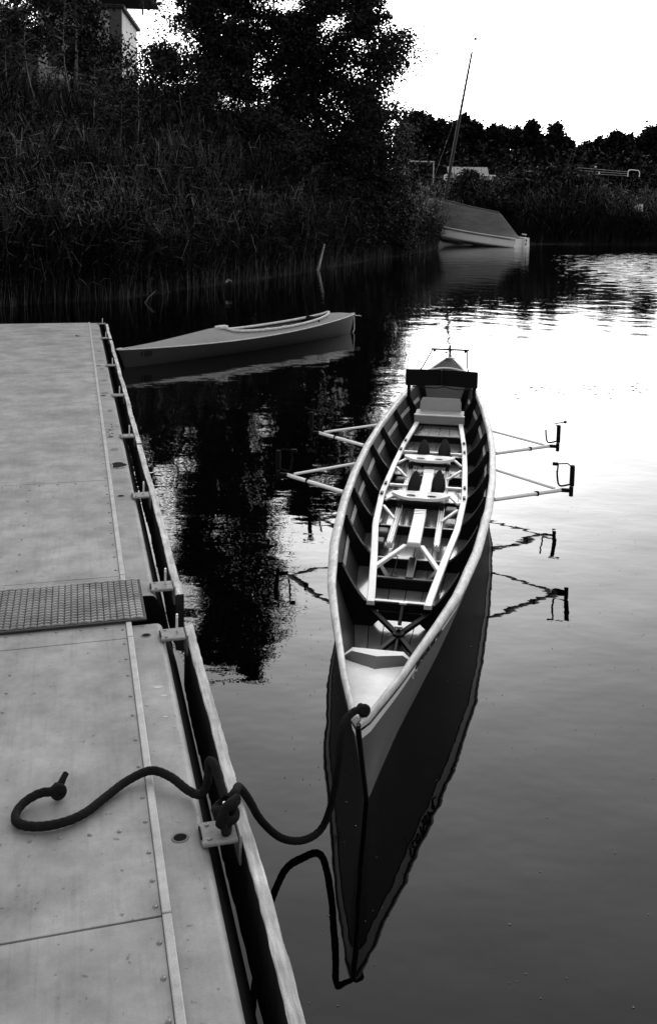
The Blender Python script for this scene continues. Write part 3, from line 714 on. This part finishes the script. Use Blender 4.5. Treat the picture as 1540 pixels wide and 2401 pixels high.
b = MB(); b.prism([(-.17, 3.72, .1), (.17, 3.72, .1), (.17, 3.8, .3), (.1, 3.84, .36), (-.1, 3.84, .36), (-.17, 3.8, .3)], (0, .03, -.01)); part('seat_back', b, 'shoe', kay, bevel=.008)
for l_ in (2.35, 2.85, 3.25):
    b = MB(); b.tube(catmull([(-.2, l_, .16), (-.1, l_ + .02, .24), (.1, l_ + .03, .24), (.2, l_ + .04, .16)], 4), .012, 6); part('frame_hoop', b, 'palewood', kay, True)
b = MB(); b.tube([(-.1, 2.3, .2), (.12, 3.2, .22)], .012, 6); part('stretcher', b, 'shoe', kay, True)
b = MB(); b.box((0, .03, kz(0) + .012), (.03, .1, .02)); part('bow_cap', b, 'kaywhite', kay, bevel=.006)
b = MB(); b.box((0, KL - .05, kz(1) + .01), (.03, .1, .025)); b.tube([(0, KL, .27), (.01, KL - .0, .05), (.0, KL - .03, 0)], .008, 6); b.tube([(0, KL, .29), (.05, KL + .12, .27)], .007, 6); part('stern_cap', b, 'kaywhite', kay, bevel=.004)
# dark registration marks on the bow flank: four small glyph strokes
def kside(l, z):
    f = l / KL; g = (z + .08) / (kz(f) + .08); return Vector((kw(f) * g ** .45 + .004, l + kshift(f, z), z))
b = MB()
for x0, st_ in ((.0, [((0, 0), (0, 1))]), (.045, [((0, 0), (0, 1)), ((0, 1), (.8, 1)), ((.8, 1), (.8, 0)), ((.8, 0), (0, 0))]), (.095, [((0, 0), (0, 1)), ((0, 1), (.8, 1)), ((.8, 1), (.8, 0)), ((.8, 0), (0, 0))]), (.15, [((0, 0), (0, 1))])):
    for (a, c), (e, g) in st_: b.tube([kside(.3 + x0 + a * .035, .13 + c * .06), kside(.3 + x0 + e * .035, .13 + g * .06)], .006, 5)
part('bow_marking', b, 'letter', kay)
b = MB().tube(catmull([(0, -.0, .25), (-.02, -.12, .3), (-.05, -.3, .4), (-.1, -.55, .46)], 5), .006, 6); part('painter_line', b, 'rope', kay, True)

# ------------------------------------------------------------------ sailing dinghy with tarpaulin
DS, DB = Vector((11.02, 54.0, .0)), Vector((5.6, 59.5, .55))
dd = DB - DS; DL = dd.length; DAz = math.atan2(-dd.x, dd.y)
din = thing('sailing_dinghy', 'white sailing dinghy under grey tarpaulin pulled up on the reed bank', 'sailing boat', DS, DAz)
din.rotation_euler = (R(4.0), 0, DAz)
def dw(f): return .78 * (1 - .0 * f) * (1 - max(0, (f - .35) / .65) ** 2.2) + .12 * math.sin(math.pi * min(1, f * 1.3)) * (f < .77)
def dz(f): return .5 + .3 * f ** 1.6
b = MB()
DF = np.linspace(0, 1, 26)
for sgn in (1, -1):
    b.loft([[(sgn * max(.01, dw(f)) * min(1, (g / .34) ** .55) * (1 - .13 * max(0, (g - .34) / .66)), f * DL, -.25 + .2 * f ** 3 + (dz(f) + .25 - .2 * f ** 3) * g) for g in np.linspace(0.001, 1, 13)] for f in DF])
b.add([(sg * max(.01, dw(0)) * min(1, (g / .34) ** .55) * (1 - .13 * max(0, (g - .34) / .66)), -.004, -.25 + (dz(0) + .25) * g) for sg, gs in ((1, np.linspace(0.001, 1, 9)), (-1, np.linspace(1, .001, 9))) for g in gs], [tuple(range(18))])
part('hull', b, 'dinghy', din, True)
b = MB()
for sgn in (1, -1): b.tube([(sgn * (dw(f) * .87 + .01), f * DL, dz(f)) for f in DF], .035, 6)
part('rubbing_strake', b, 'dinghy', din, True)
b = MB(); rid = lambda f: interp(f, [0, .04, .2, .23, .5, .76, .8, .85, 1], [.52, .62, 1.72, 1.86, 2.02, 2.26, 2.1, 1.5, .9])
rows = []
for f in np.linspace(.0, 1, 40):
    w = max(.02, dw(f) * .88 + .05); top = rid(f); row = []
    for g in np.linspace(-1, 1, 15):
        a = abs(g); z = top + (dz(f) - .08 - top) * a ** 1.25 - .09 * math.sin(math.pi * a) * math.sin(f * 17 + g * 1.5) ** 2
        row.append((g * w * (.75 + .25 * a), f * DL, z))
    rows.append(row)
b.loft(rows); part('tarpaulin', b, 'cover', din, True)
b = MB(); b.tube([(0, f * DL, rid(f) + .01) for f in np.linspace(.23, .76, 20)], .03, 6); part('cover_seam', b, 'cover', din, True)
bpy.context.view_layer.update(); dinv = din.matrix_world.inverted()
mbase = dinv @ pix(1038, 480, 58.2); mtop = dinv @ pix(1106, 121, 57.2)
b = MB(); b.tube([mbase - Vector((0, 0, .6)), mbase.lerp(mtop, .5), mtop], [.1, .095, .065], 8); ms = part('mast', b, 'mast', din, True)
b = MB(); b.tube([mtop, mtop + Vector((-.02, -.12, .7))], .012, 5); b.prism([mtop + Vector((-.02, -.32, .66)), mtop + Vector((-.02, -.06, .64)), mtop + Vector((-.02, -.06, .84)), mtop + Vector((-.02, -.26, .78))], (.03, 0, 0)); part('wind_vane', b, 'mast', ms)
b = MB(); b.tube([mbase + (mtop - mbase) * .75, (.0, DL * 1.0, .95)], .008, 4); part('stay_wire', b, 'steelw', ms)
b = MB(); b.lathe([(.3, -.3), (.22, 0), (.13, .25), (.09, .42)], 10, tuple(mbase + Vector((0, -.02, .05)))); part('mast_boot', b, 'cover', din, True)
b = MB(); b.box((.1, -.1, .28), (.18, .16, .62)); o = part('rudder_bracket', b, 'dinghy', din, bevel=.03)
b = MB(); b.box((.1, -.19, .42), (.1, .01, .13)); b.box((.1, -.19, .2), (.1, .01, .13)); part('bracket_slot', b, 'hole', o)
b = MB(); b.box((.05, -.05, .75), (.07, .3, .06)); part('tiller_head', b, 'zincbright', din, bevel=.02)

# ------------------------------------------------------------------ vegetation
def leaf_cloud(C, size, rg, aspect=.62, tilt=1.0):
    n = len(C); th = rg.uniform(0, 2 * math.pi, n); ph = np.arccos(rg.uniform(-1, 1, n)) * tilt
    nrm = np.stack([np.sin(ph) * np.cos(th), np.sin(ph) * np.sin(th), np.cos(ph)], 1)
    a = np.cross(nrm, rg.normal(size=(n, 3))); a /= np.linalg.norm(a, axis=1)[:, None] + 1e-9
    b = np.cross(nrm, a); s = (size * rg.uniform(.6, 1.35, n))[:, None]
    V = np.stack([C - a * s * .5, C + b * s * aspect * .5, C + a * s * .5, C - b * s * aspect * .5], 1).reshape(-1, 3)
    return V, np.arange(n * 4).reshape(-1, 4)
def grow(rg, H, crown_r, base_f, n_limb, bend, shape='oval'):
    """trunk path, limbs, leaf seeds"""
    tp_ = []; x = y = 0.
    for i in range(9):
        f = i / 8; tp_.append(Vector((bend * math.sin(f * 2.2) + rg.uniform(-.04, .04) * H * .1, rg.uniform(-.04, .04) * H * .1, H * .96 * f)))
    limbs = []; seeds = []
    for k in range(n_limb):
        f = base_f + (1 - base_f) * (k + rg.uniform(0, .8)) / n_limb; f = min(f, .97)
        i = min(7, int(f * 8)); p = tp_[i].lerp(tp_[i + 1], f * 8 - i)
        g = (f - base_f) / (1 - base_f)
        prof = math.sin(math.pi * min(1, .18 + .8 * g)) ** .7 if shape == 'oval' else (min(1, .75 + g) * min(1, (1.05 - g) / .35) ** .6) if shape == 'column' else (1 - g) ** .6 * (.4 + .6 * min(1, g * 5))
        ln = crown_r * prof * rg.uniform(.58, 1.2); az = rg.uniform(0, 2 * math.pi); upa = rg.uniform(.15, .75)
        d = Vector((math.cos(az), math.sin(az), upa)).normalized()
        q1 = p + d * ln * .5; q2 = p + d * ln + Vector((0, 0, -.12 * ln))
        limbs.append([p, q1, q2])
        for t in np.linspace(.3, 1.05, 5):
            c = p.lerp(q1, t * 2) if t < .5 else q1.lerp(q2, (t - .5) * 2)
            seeds.append((c, .17 + .09 * ln))
            for _ in range(2):
                az2 = rg.uniform(0, 2 * math.pi); c2 = c + Vector((math.cos(az2), math.sin(az2), rg.uniform(-.5, .6))) * ln * rg.uniform(.12, .32)
                limbs.append([c, (c + c2) / 2 + Vector((0, 0, .03 * ln)), c2]); seeds.append((c2, .13 + .11 * ln))
    return tp_, limbs, seeds
def tree(name, label, loc, H, crown_r, base_f, n_limb, nleaf, lsize, seed, barkm, leafm, bend=.2, group=None, r0=.11, shape='oval', cat='tree'):
    rg = np.random.default_rng(seed); root = thing(name, label, cat, loc, rg.uniform(0, 6), group)
    tp_, limbs, seeds = grow(rg, H, crown_r, base_f, n_limb, bend, shape)
    b = MB(); b.tube(tp_, [r0 * (1 - .85 * i / 8) for i in range(9)], 7)
    for L_ in limbs:
        ln = (L_[2] - L_[0]).length; r_ = max(.008, min(r0 * .4, .012 * ln + .008)); b.tube(L_, [r_, r_ * .7, r_ * .3], 4, False)
    part('trunk', b, barkm, root, True)
    per = max(1, nleaf // len(seeds)); C = []
    for c, sp in seeds:
        m = int(per * rg.uniform(.35, 1.7)); C.append(np.array(c)[None] + rg.normal(size=(m, 3)) * np.array([sp, sp, sp * .75]) * rg.uniform(.7, 1.3))
    C = np.concatenate(C); V, F = leaf_cloud(C, lsize, rg)
    link('crown', np_mesh('crown', V, [F], leafm), root); return root
def onbank(x, y): return (x, y, float(ground_z(x, y)) - .1)
# the two big crowns and the leaning pale stems
BG = 'tall leafy trees on the left bank'
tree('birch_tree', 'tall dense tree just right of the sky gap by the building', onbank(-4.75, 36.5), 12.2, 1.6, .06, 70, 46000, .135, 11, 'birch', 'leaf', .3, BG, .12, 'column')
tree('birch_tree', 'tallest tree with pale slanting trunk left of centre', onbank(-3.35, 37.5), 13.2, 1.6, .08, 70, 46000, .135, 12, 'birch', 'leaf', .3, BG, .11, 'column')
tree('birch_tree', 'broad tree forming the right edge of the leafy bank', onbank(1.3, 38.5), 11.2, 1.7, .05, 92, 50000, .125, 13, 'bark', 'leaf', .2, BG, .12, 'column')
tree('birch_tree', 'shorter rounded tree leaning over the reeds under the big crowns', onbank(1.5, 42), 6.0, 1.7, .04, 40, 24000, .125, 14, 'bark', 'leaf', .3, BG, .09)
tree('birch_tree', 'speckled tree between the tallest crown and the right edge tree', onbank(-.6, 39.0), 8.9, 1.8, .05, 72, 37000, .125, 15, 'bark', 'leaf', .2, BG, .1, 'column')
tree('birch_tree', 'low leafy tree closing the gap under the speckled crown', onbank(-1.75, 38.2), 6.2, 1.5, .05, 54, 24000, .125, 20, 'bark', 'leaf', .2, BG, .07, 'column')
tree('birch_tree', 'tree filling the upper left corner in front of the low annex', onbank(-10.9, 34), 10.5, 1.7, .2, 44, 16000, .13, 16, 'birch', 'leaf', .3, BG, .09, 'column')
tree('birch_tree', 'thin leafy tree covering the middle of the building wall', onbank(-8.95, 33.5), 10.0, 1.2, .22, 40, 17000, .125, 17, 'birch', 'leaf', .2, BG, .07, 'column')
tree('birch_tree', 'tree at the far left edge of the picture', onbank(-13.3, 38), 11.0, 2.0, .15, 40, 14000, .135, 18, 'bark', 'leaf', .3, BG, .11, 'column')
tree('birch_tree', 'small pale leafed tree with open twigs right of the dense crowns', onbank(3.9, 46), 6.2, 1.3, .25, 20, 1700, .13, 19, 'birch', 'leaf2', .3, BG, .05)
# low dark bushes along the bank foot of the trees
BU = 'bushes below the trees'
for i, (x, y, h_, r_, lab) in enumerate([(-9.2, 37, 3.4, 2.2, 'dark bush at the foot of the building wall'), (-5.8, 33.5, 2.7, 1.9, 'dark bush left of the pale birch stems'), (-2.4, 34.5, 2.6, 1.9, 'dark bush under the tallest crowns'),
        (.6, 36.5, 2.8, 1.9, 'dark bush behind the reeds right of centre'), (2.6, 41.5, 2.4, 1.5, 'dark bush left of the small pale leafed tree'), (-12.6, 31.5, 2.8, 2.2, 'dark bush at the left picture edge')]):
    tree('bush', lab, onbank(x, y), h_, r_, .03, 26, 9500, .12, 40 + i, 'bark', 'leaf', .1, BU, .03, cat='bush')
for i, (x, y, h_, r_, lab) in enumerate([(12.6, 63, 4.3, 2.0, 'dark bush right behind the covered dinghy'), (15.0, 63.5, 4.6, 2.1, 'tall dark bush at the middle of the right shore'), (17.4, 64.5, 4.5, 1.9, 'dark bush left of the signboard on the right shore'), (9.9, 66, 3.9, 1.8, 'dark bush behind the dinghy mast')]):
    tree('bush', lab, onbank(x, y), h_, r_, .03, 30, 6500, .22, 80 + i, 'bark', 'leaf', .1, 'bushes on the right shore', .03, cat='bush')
# thin pale saplings rising out of the grass
words = ['first', 'second', 'third', 'fourth', 'fifth', 'sixth', 'seventh', 'eighth', 'ninth', 'tenth', 'eleventh', 'twelfth', 'thirteenth', 'fourteenth', 'fifteenth', 'sixteenth', 'seventeenth', 'eighteenth', 'nineteenth', 'twentieth', 'twenty-first', 'twenty-second', 'twenty-third', 'twenty-fourth', 'twenty-fifth', 'twenty-sixth', 'twenty-seventh', 'twenty-eighth', 'twenty-ninth', 'thirtieth', 'thirty-first', 'thirty-second']
for i, (x, y, h_, bn) in enumerate([(-10.3, 29, 4.2, .5), (-9.4, 28.5, 3.2, .9), (-8.6, 29, 3.8, .7), (-8.0, 30, 4.4, .4), (-7.3, 29, 2.9, .15), (-6.4, 28.6, 2.2, .1), (-5.9, 28.8, 3.0, .12), (-5.35, 33, 5.2, .9), (-4.75, 33.2, 4.4, .7)]):
    tree('sapling', 'thin pale sapling stem on the grassy bank, %s from the left' % words[i], onbank(x, y), h_, .55, .55, 9, 420, .12, 60 + i, 'birch', 'leaf', bn, 'saplings on the bank', .026, cat='sapling')

def reeds(name, label, P, hts, leaves, lw, llen, seed, mats, pale=.05, stem=.008, droop=.5):
    """P (n,3) base points; every stem a tapering strip with arching strap leaves"""
    hts = hts * (.82 + .22 * np.sin(P[:, 0] * 1.9 + P[:, 1] * .8) * np.sin(P[:, 0] * .7 - P[:, 1] * 1.3 + 2) + .1 * np.sin(P[:, 0] * 5.1))
    rg = np.random.default_rng(seed); n = len(P); Vs = []; F4 = []; F3 = []; m4 = []; m3 = []; off = 0
    lean = rg.normal(0, .1, (n, 2)) * (1 + 2.5 * (rg.uniform(size=(n, 1)) < .07)); tops = P + np.concatenate([lean * hts[:, None], hts[:, None]], 1)
    az = rg.uniform(0, math.pi, n); s = np.stack([np.cos(az), np.sin(az), np.zeros(n)], 1) * (stem / 2)
    mid = (P + tops) / 2 + np.concatenate([lean * -.12 * hts[:, None], np.zeros((n, 1))], 1)
    V = np.stack([P - s, P + s, mid - s * .8, mid + s * .8, tops - s * .4, tops + s * .4], 1).reshape(-1, 3); Vs.append(V)
    b_ = np.arange(n) * 6; F4.append(np.stack([b_, b_ + 1, b_ + 3, b_ + 2], 1)); F4.append(np.stack([b_ + 2, b_ + 3, b_ + 5, b_ + 4], 1))
    pm = (rg.uniform(size=n) < pale * 2).astype(int); m4 += [pm, pm]; off += n * 6
    k = leaves; idx = np.repeat(np.arange(n), k); N = n * k
    f = rg.uniform(.22, 1.0, N)[:, None]; p0 = P[idx] * (1 - f) + tops[idx] * f
    a2 = rg.uniform(0, 2 * math.pi, N); d = np.stack([np.cos(a2), np.sin(a2), np.zeros(N)], 1)
    L_ = (llen * rg.uniform(.5, 1.3, N))[:, None]; upk = rg.uniform(.6, 2.7, N)[:, None]
    p1 = p0 + d * L_ * .42 + np.array([0, 0, 1]) * L_ * .42 * upk
    p2 = p0 + d * L_ * .95 + np.array([0, 0, 1]) * L_ * (.42 * upk - droop * rg.uniform(-.3, 1.1, N)[:, None])
    side = np.cross(d, [0, 0, 1.]) + rg.normal(0, .5, (N, 3)); side /= np.linalg.norm(side, axis=1)[:, None]; side *= lw / 2
    V = np.stack([p0 - side * .5, p0 + side * .5, p1 - side, p1 + side, p2], 1).reshape(-1, 3); Vs.append(V)
    b_ = off + np.arange(N) * 5; F4.append(np.stack([b_, b_ + 1, b_ + 3, b_ + 2], 1)); F3.append(np.stack([b_ + 2, b_ + 3, b_ + 4], 1))
    pm = (rg.uniform(size=N) < pale).astype(int); m4.append(pm); m3.append(pm)
    o = link(name, np_mesh(name, np.concatenate(Vs), F4 + F3, mats, np.concatenate(m4 + m3))); o['kind'] = 'stuff'; o['label'] = label; o['category'] = 'reeds'
    return o
def scatter(n, x0, x1, d0, d1, seed, dens=None):
    rg = np.random.default_rng(seed); x = rg.uniform(x0, x1, n); d = rg.uniform(d0, d1, n); y = shore(x) + d
    return np.stack([x, y, ground_z(x, y)], 1)
# near reed bed, then the grassy slope above it
P_ = np.concatenate([scatter(10000, -9.5, 6.0, -.25, 7.5, 1), scatter(2600, -9, 6.0, -.5, .9, 2)])
rg = np.random.default_rng(3)
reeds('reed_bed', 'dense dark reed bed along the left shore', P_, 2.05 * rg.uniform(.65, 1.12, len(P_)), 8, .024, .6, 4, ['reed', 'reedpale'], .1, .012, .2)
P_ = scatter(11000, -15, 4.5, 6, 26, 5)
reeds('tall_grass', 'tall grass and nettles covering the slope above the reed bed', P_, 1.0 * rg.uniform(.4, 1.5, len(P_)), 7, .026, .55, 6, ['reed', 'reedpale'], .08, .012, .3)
# right-hand bank
P_ = np.concatenate([scatter(9000, 12.0, 30, -.4, 9, 8), scatter(2600, 6.0, 12.5, 5.0, 14, 9), scatter(1500, 30, 46, -.4, 8, 10)])
hh = np.interp(P_[:, 0], [6, 12, 13, 17.5, 18.5, 46], [2.3, 2.6, 3.6, 3.6, 2.6, 2.4])
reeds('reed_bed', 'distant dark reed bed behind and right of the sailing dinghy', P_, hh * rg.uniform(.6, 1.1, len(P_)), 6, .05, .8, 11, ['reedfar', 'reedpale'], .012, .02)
# far wood: one tree each
TOPS = [(945, 268), (968, 276), (992, 272), (1012, 284), (1032, 280), (1052, 288), (1072, 280), (1094, 284), (1114, 282), (1136, 297), (1156, 303), (1176, 296), (1192, 292), (1212, 297), (1228, 312), (1244, 297), (1262, 303), (1284, 308), (1304, 301), (1320, 316), (1332, 334), (1362, 336), (1384, 330), (1402, 324), (1424, 327), (1444, 321), (1462, 316), (1480, 311), (1498, 317), (1514, 311), (1532, 309), (1552, 312)]
var = []
for k in range(6):
    rg = np.random.default_rng(200 + k); tp_, limbs, seeds = grow(rg, 1.0, .17, .04, 46, .03, 'cone' if k == 0 else 'oval')
    b = MB(); b.tube(tp_, [.014 * (1 - .85 * i / 8) for i in range(9)], 6)
    for L_ in limbs[::3]: b.tube(L_, [.004, .003, .001], 3, False)
    C = np.concatenate([np.array(c)[None] + rg.normal(size=(16, 3)) * np.array([.022, .022, .03]) for c, sp in seeds]); V, F = leaf_cloud(C, .034, rg, .7)
    var.append((b.mesh('far_trunk', 'bark', True), np_mesh('far_crown', V, [F], 'farleaf')))
for i, (x, y) in enumerate(TOPS):
    Y = 128 + (i * 7 % 5) * 3.5; p_ = pix(x, y, Y); h_ = p_.z - 1.0
    h_ *= rng.uniform(.93, 1.04)
    t_ = thing('far_tree', 'dark tree in the far wood, %s from the left along the skyline' % words[i], 'tree', (p_.x, Y, 1.0), i * 1.3, 'trees of the far wood')
    wsc = h_ * rng.uniform(.7, 1.45)
    for nm, me in (('trunk', var[(i * 5 + i // 4) % 6][0]), ('crown', var[(i * 5 + i // 4) % 6][1])):
        o = link(nm, me, t_); o.scale = (wsc, wsc, h_ * 1.03)
P_ = np.stack([rng.uniform(8, 62, 15000), rng.uniform(104, 124, 15000), np.full(15000, 1.0)], 1)
C = P_ + np.stack([np.zeros(15000), np.zeros(15000), rng.uniform(0, 9.2, 15000) * rng.uniform(.5, 1, 15000)], 1)
V, F = leaf_cloud(C, .55, rng, .7)
o = link('undergrowth', np_mesh('undergrowth', V, [F], 'farleaf')); o['kind'] = 'stuff'; o['label'] = 'dark undergrowth at the foot of the far wood'; o['category'] = 'undergrowth'

# ------------------------------------------------------------------ building on the bank
bl = thing('building', 'flat roofed pale building half hidden by trees on the bank', 'building', (-12.75, 43.5, 4.55), R(4))
def part_box(name, c, s, m, parent, bevel=0.): return part(name, MB().box(c, s), m, parent, bevel=bevel)
part_box('wall', (1.75, 0, 2.6), (3.5, 5, 6.4), 'wall', bl)
part_box('corner_pilaster', (3.28, -2.58, 2.6), (.52, .2, 6.4), 'pilaster', bl)
rf = part_box('roof', (1.75, 0, 5.88), (3.8, 5.5, .16), 'roofd', bl, .02)
part_box('roof_upstand', (1.9, .4, 6.75), (5.4, 3.2, .07), 'roofd', rf)
for x in (-.5, 2.2, 4.2): part_box('canopy_post', (x, -.9, 6.3), (.08, .08, .8), 'roofd', rf)
for x in (.7, 1.9):
    w_ = part_box('window', (x, -2.535, 3.9), (.6, .06, 1.2), 'glass', bl)
    part_box('window_frame', (x, -2.57, 4.53), (.7, .05, .08), 'wall', w_); part_box('window_sill', (x, -2.6, 3.27), (.75, .14, .06), 'wall', w_)
for k in range(16): part_box('siding_board', (1.5, -2.512, .3 + k * .36), (3.0, .012, .33), 'wall', bl)
lm = part_box('wall_lamp', (2.6, -2.66, 5.05), (.55, .22, .08), 'zincbright', bl, .02); part_box('lamp_arm', (2.65, -2.6, 4.95), (.06, .2, .12), 'roofd', lm)
part_box('annex_wall', (-3.6, 1.0, 2.4), (7.1, 4, 5.2), 'pilaster', bl); part_box('annex_roof', (-3.6, 1.0, 5.06), (7.3, 4.3, .14), 'roofd', bl)

# ------------------------------------------------------------------ far shore bits
p_ = pix(985, 452, 72)
g = thing('pipe_frame', 'white pipe goal frame standing on the grass behind the reeds', 'pipe frame', (p_.x, 72, p_.z))
hgt = pix(985, 379, 72).z - p_.z; hw_ = .95
b = MB().tube([(-hw_, 0, hgt), (hw_, 0, hgt)], .05, 8); part('crossbar', b, 'pipe', g, True)
for sgn in (1, -1): part('upright', MB().tube([(sgn * hw_, 0, -.6), (sgn * hw_, 0, hgt + .03)], .04, 8), 'pipe', g, True)
p_ = pix(1092, 424, 95)
gh = thing('greenhouse', 'low pale roofed greenhouse seen beyond the dinghy mast', 'greenhouse', (p_.x, 95, p_.z - 1))
part_box('wall', (.2, 0, 1.1), (4.6, 2.4, 1.0), 'panel', gh)
for k in range(6): part('roof_panel', MB().prism([(-2.0 + k * .68, -1.35, 1.55), (-1.36 + k * .68, -1.35, 1.55), (-1.3 + k * .68, 0, 2.35), (-1.94 + k * .68, 0, 2.35)], (0, .02, .03)), 'panel', gh)
part_box('gutter', (.8, -1.42, 1.52), (3.8, .1, .12), 'wall', gh)
for k in range(9): part_box('glazing_bar', (-1.9 + k * .52, -1.23, 1.1), (.1, .05, 1.0), 'wall', gh)
p_ = pix(936, 412, 66)
sh = thing('white_shed', 'white shed end glimpsed through leaves at the tree edge', 'shed', (p_.x, 66, p_.z - .8))
part('wall', MB().prism([(-.38, -.4, 0), (.38, -.4, 0), (.38, -.4, 1.9), (0, -.4, 2.3), (-.38, -.4, 1.9)], (0, .9, 0)), 'wall', sh)
part('roof', MB().prism([(-.45, -.5, 1.9), (0, -.5, 2.38), (.45, -.5, 1.9), (.45, -.5, 1.98), (0, -.5, 2.46), (-.45, -.5, 1.98)], (0, 1.1, 0)), 'wall', sh)
part_box('door', (0, -.42, .8), (.4, .03, 1.5), 'panel', sh)
# railing of a far jetty with a white hoop at its end
pa, pb = pix(1352, 393, 98), pix(1472, 403, 98)
jt = thing('jetty_railing', 'thin railing of a far jetty ending in a white hoop', 'railing', (pa.x, 98, pa.z))
dx, dzv = pb.x - pa.x, pb.z - pa.z
for k in range(3): part('rail', MB().tube([(0, 0, -.28 * k), (dx, 0, dzv - .2 * k)], .02, 6), 'pipe', jt, True)
for f in (.05, .35, .62, .88): part('post', MB().tube([(dx * f, 0, dzv * f + .5), (dx * f, 0, -4)], .03, 6), 'bark', jt, True)
part('hoop', MB().tube(catmull([(dx - .05, 0, dzv - .5), (dx, 0, dzv + .05), (dx + .2, 0, dzv + .2), (dx + .95, 0, dzv + .15), (dx + 1.15, 0, dzv), (dx + 1.15, 0, dzv - .5)], 4), 0.05, 8), 'wall', jt, True)
part('float_light', MB().lathe([(.01, -.1), (.1, -.05), (.1, .05), (.01, .1)], 8, (1.9, 0, .1)), 'wall', jt, True); part('float_light', MB().lathe([(.01, -.1), (.1, -.05), (.1, .05), (.01, .1)], 8, (2.3, 0, -.55)), 'wall', jt, True)
pa, pb = pix(1318, 412, 88), pix(1346, 348, 88)
ld = thing('ladder', 'steep pale ladder leaning up among the far bushes', 'ladder', (pa.x, 88, pa.z))
dv = pb - pa
for s_ in (-.16, .16): part('side_rail', MB().tube([(s_, 0, -1.5), (dv.x + s_, 0, dv.z)], .02, 6), 'bark', ld, True)
for k in range(8):
    f = (k + .5) / 8; part('rung', MB().tube([(dv.x * f - .16, -.02, dv.z * f), (dv.x * f + .16, -.02, dv.z * f)], .022, 6), 'bark', ld, True)
p_ = pix(1495, 492, 62.6)
sg = thing('signboard', 'small white signboard with one clipped corner at the right shore', 'sign', (p_.x, 62.6, p_.z - .1))
part('board', MB().prism([(-.3, 0, .25), (-.06, 0, .5), (.3, 0, .48), (.3, 0, 0), (-.1, 0, -.02)], (0, .05, 0)), 'wall', sg)
part('post', MB().tube([(.3, .06, -1.6), (.3, .06, .5)], .04, 6), 'bark', sg, True); part('slot', MB().box((0, -.012, .5), (.06, .02, .16)), 'hole', sg)
p_ = pix(1185, 480, 64)
ub = thing('upturned_boat', 'upturned pale dinghy hull lying behind the covered boat', 'boat', (p_.x, 64, float(ground_z(p_.x, 64)) + .2), R(60))
b = MB(); b.loft([[(.5 * math.sin(math.pi * max(.02, f)) ** .6 * math.cos(a), (f - .5) * 3, .55 * math.sin(math.pi * max(.02, min(.98, f))) ** .4 * math.sin(a)) for a in np.linspace(0, math.pi, 11)] for f in np.linspace(.0, 1, 16)]); part('hull', b, 'panel', ub, True)
part('keel', MB().bar((0, -1.3, .5), (0, 1.3, .56), .05, .06), 'panel', ub)

# ------------------------------------------------------------------ flotsam
def stick(name, label, pts, r_, cat, m='palewood'):
    o = part(name, MB().tube(pts, r_, 6), m, None, True); tag(o, label, cat); return o
a = pix(336, 712, 19.6); c = pix(366, 682, 19.9)
stick('driftwood_stick', 'pale bent stick leaning out of the water before the reeds', [(a.x, a.y, -.05), ((a.x + c.x) / 2, 19.7, .12), (c.x, 19.9, c.z)], [.01, .009, .006], 'stick', 'twig')
a = pix(742, 612, 31); c = pix(760, 572, 31.2)
stick('broken_stump', 'short pale broken stump sticking up in the reed edge', [(a.x, 31, -.2), (c.x, 31.2, c.z)], [.06, .035], 'stump')
for (x, y, s_, lab) in ((537, 664, .16, 'curled pale leaf caught at the reed edge above the kayak'), (290, 712, .12, 'pale leaf floating by the leaning stick'), (98, 738, .12, 'pale leaf floating close behind the far pontoon end')):
    p_ = pix(x, y, 21); Y = 21 if y > 700 else 22.5; p_ = pix(x, y, Y)
    b = MB(); b.loft([[(s_ * (f - .5) * 1.0, s_ * .25 * math.sin(math.pi * f) * g, .03 + .05 * math.sin(f * 3) + .02 * g) for g in (-1, 0, 1)] for f in np.linspace(0, 1, 7)])
    o = part('floating_leaf', b, 'palewood', None, True); o.location = (p_.x, Y, max(.0, p_.z)); o.rotation_euler = (.3, .2, x); tag(o, lab, 'leaf')
def specks(name, label, P, size, m, seed):
    rg = np.random.default_rng(seed); n = len(P); s_ = size * rg.uniform(.5, 1.6, n); k = 6
    ang = np.linspace(0, 2 * math.pi, k, endpoint=False)
    V = np.concatenate([np.stack([P[:, 0, None] + s_[:, None] * np.cos(ang) * rg.uniform(.6, 1.2, (n, k)), P[:, 1, None] + s_[:, None] * np.sin(ang) * rg.uniform(.6, 1.2, (n, k)), np.full((n, k), .002)], 2).reshape(-1, 3)])
    o = link(name, np_mesh(name, V, [np.arange(n * k).reshape(-1, k)], m)); o['kind'] = 'stuff'; o['label'] = label; o['category'] = 'flotsam'
n = 520; X_ = rng.uniform(.4, 2.6, n); Y_ = rng.uniform(1.6, 6.5, n); X_[:90] = rng.uniform(-.15, .2, 90); Y_[:90] = rng.uniform(2.2, 5.5, 90)
specks('water_specks', 'tiny pale specks scattered over the near water', np.stack([X_, Y_], 1), .0021, 'speck', 21)
pts = [pix(rng.uniform(1205, 1540), 905 + rng.normal(0, 7) + 18 * rng.uniform(0, 1), 9) for _ in range(46)]
pts = [Vector((0, 0, CAMH)) + (q - Vector((0, 0, CAMH))) * (CAMH / (CAMH - q.z)) for q in pts]
specks('weed_flecks', 'line of dark weed flecks floating right of the rowing boat', np.array([(q.x, q.y) for q in pts]), .02, 'darkspeck', 22)
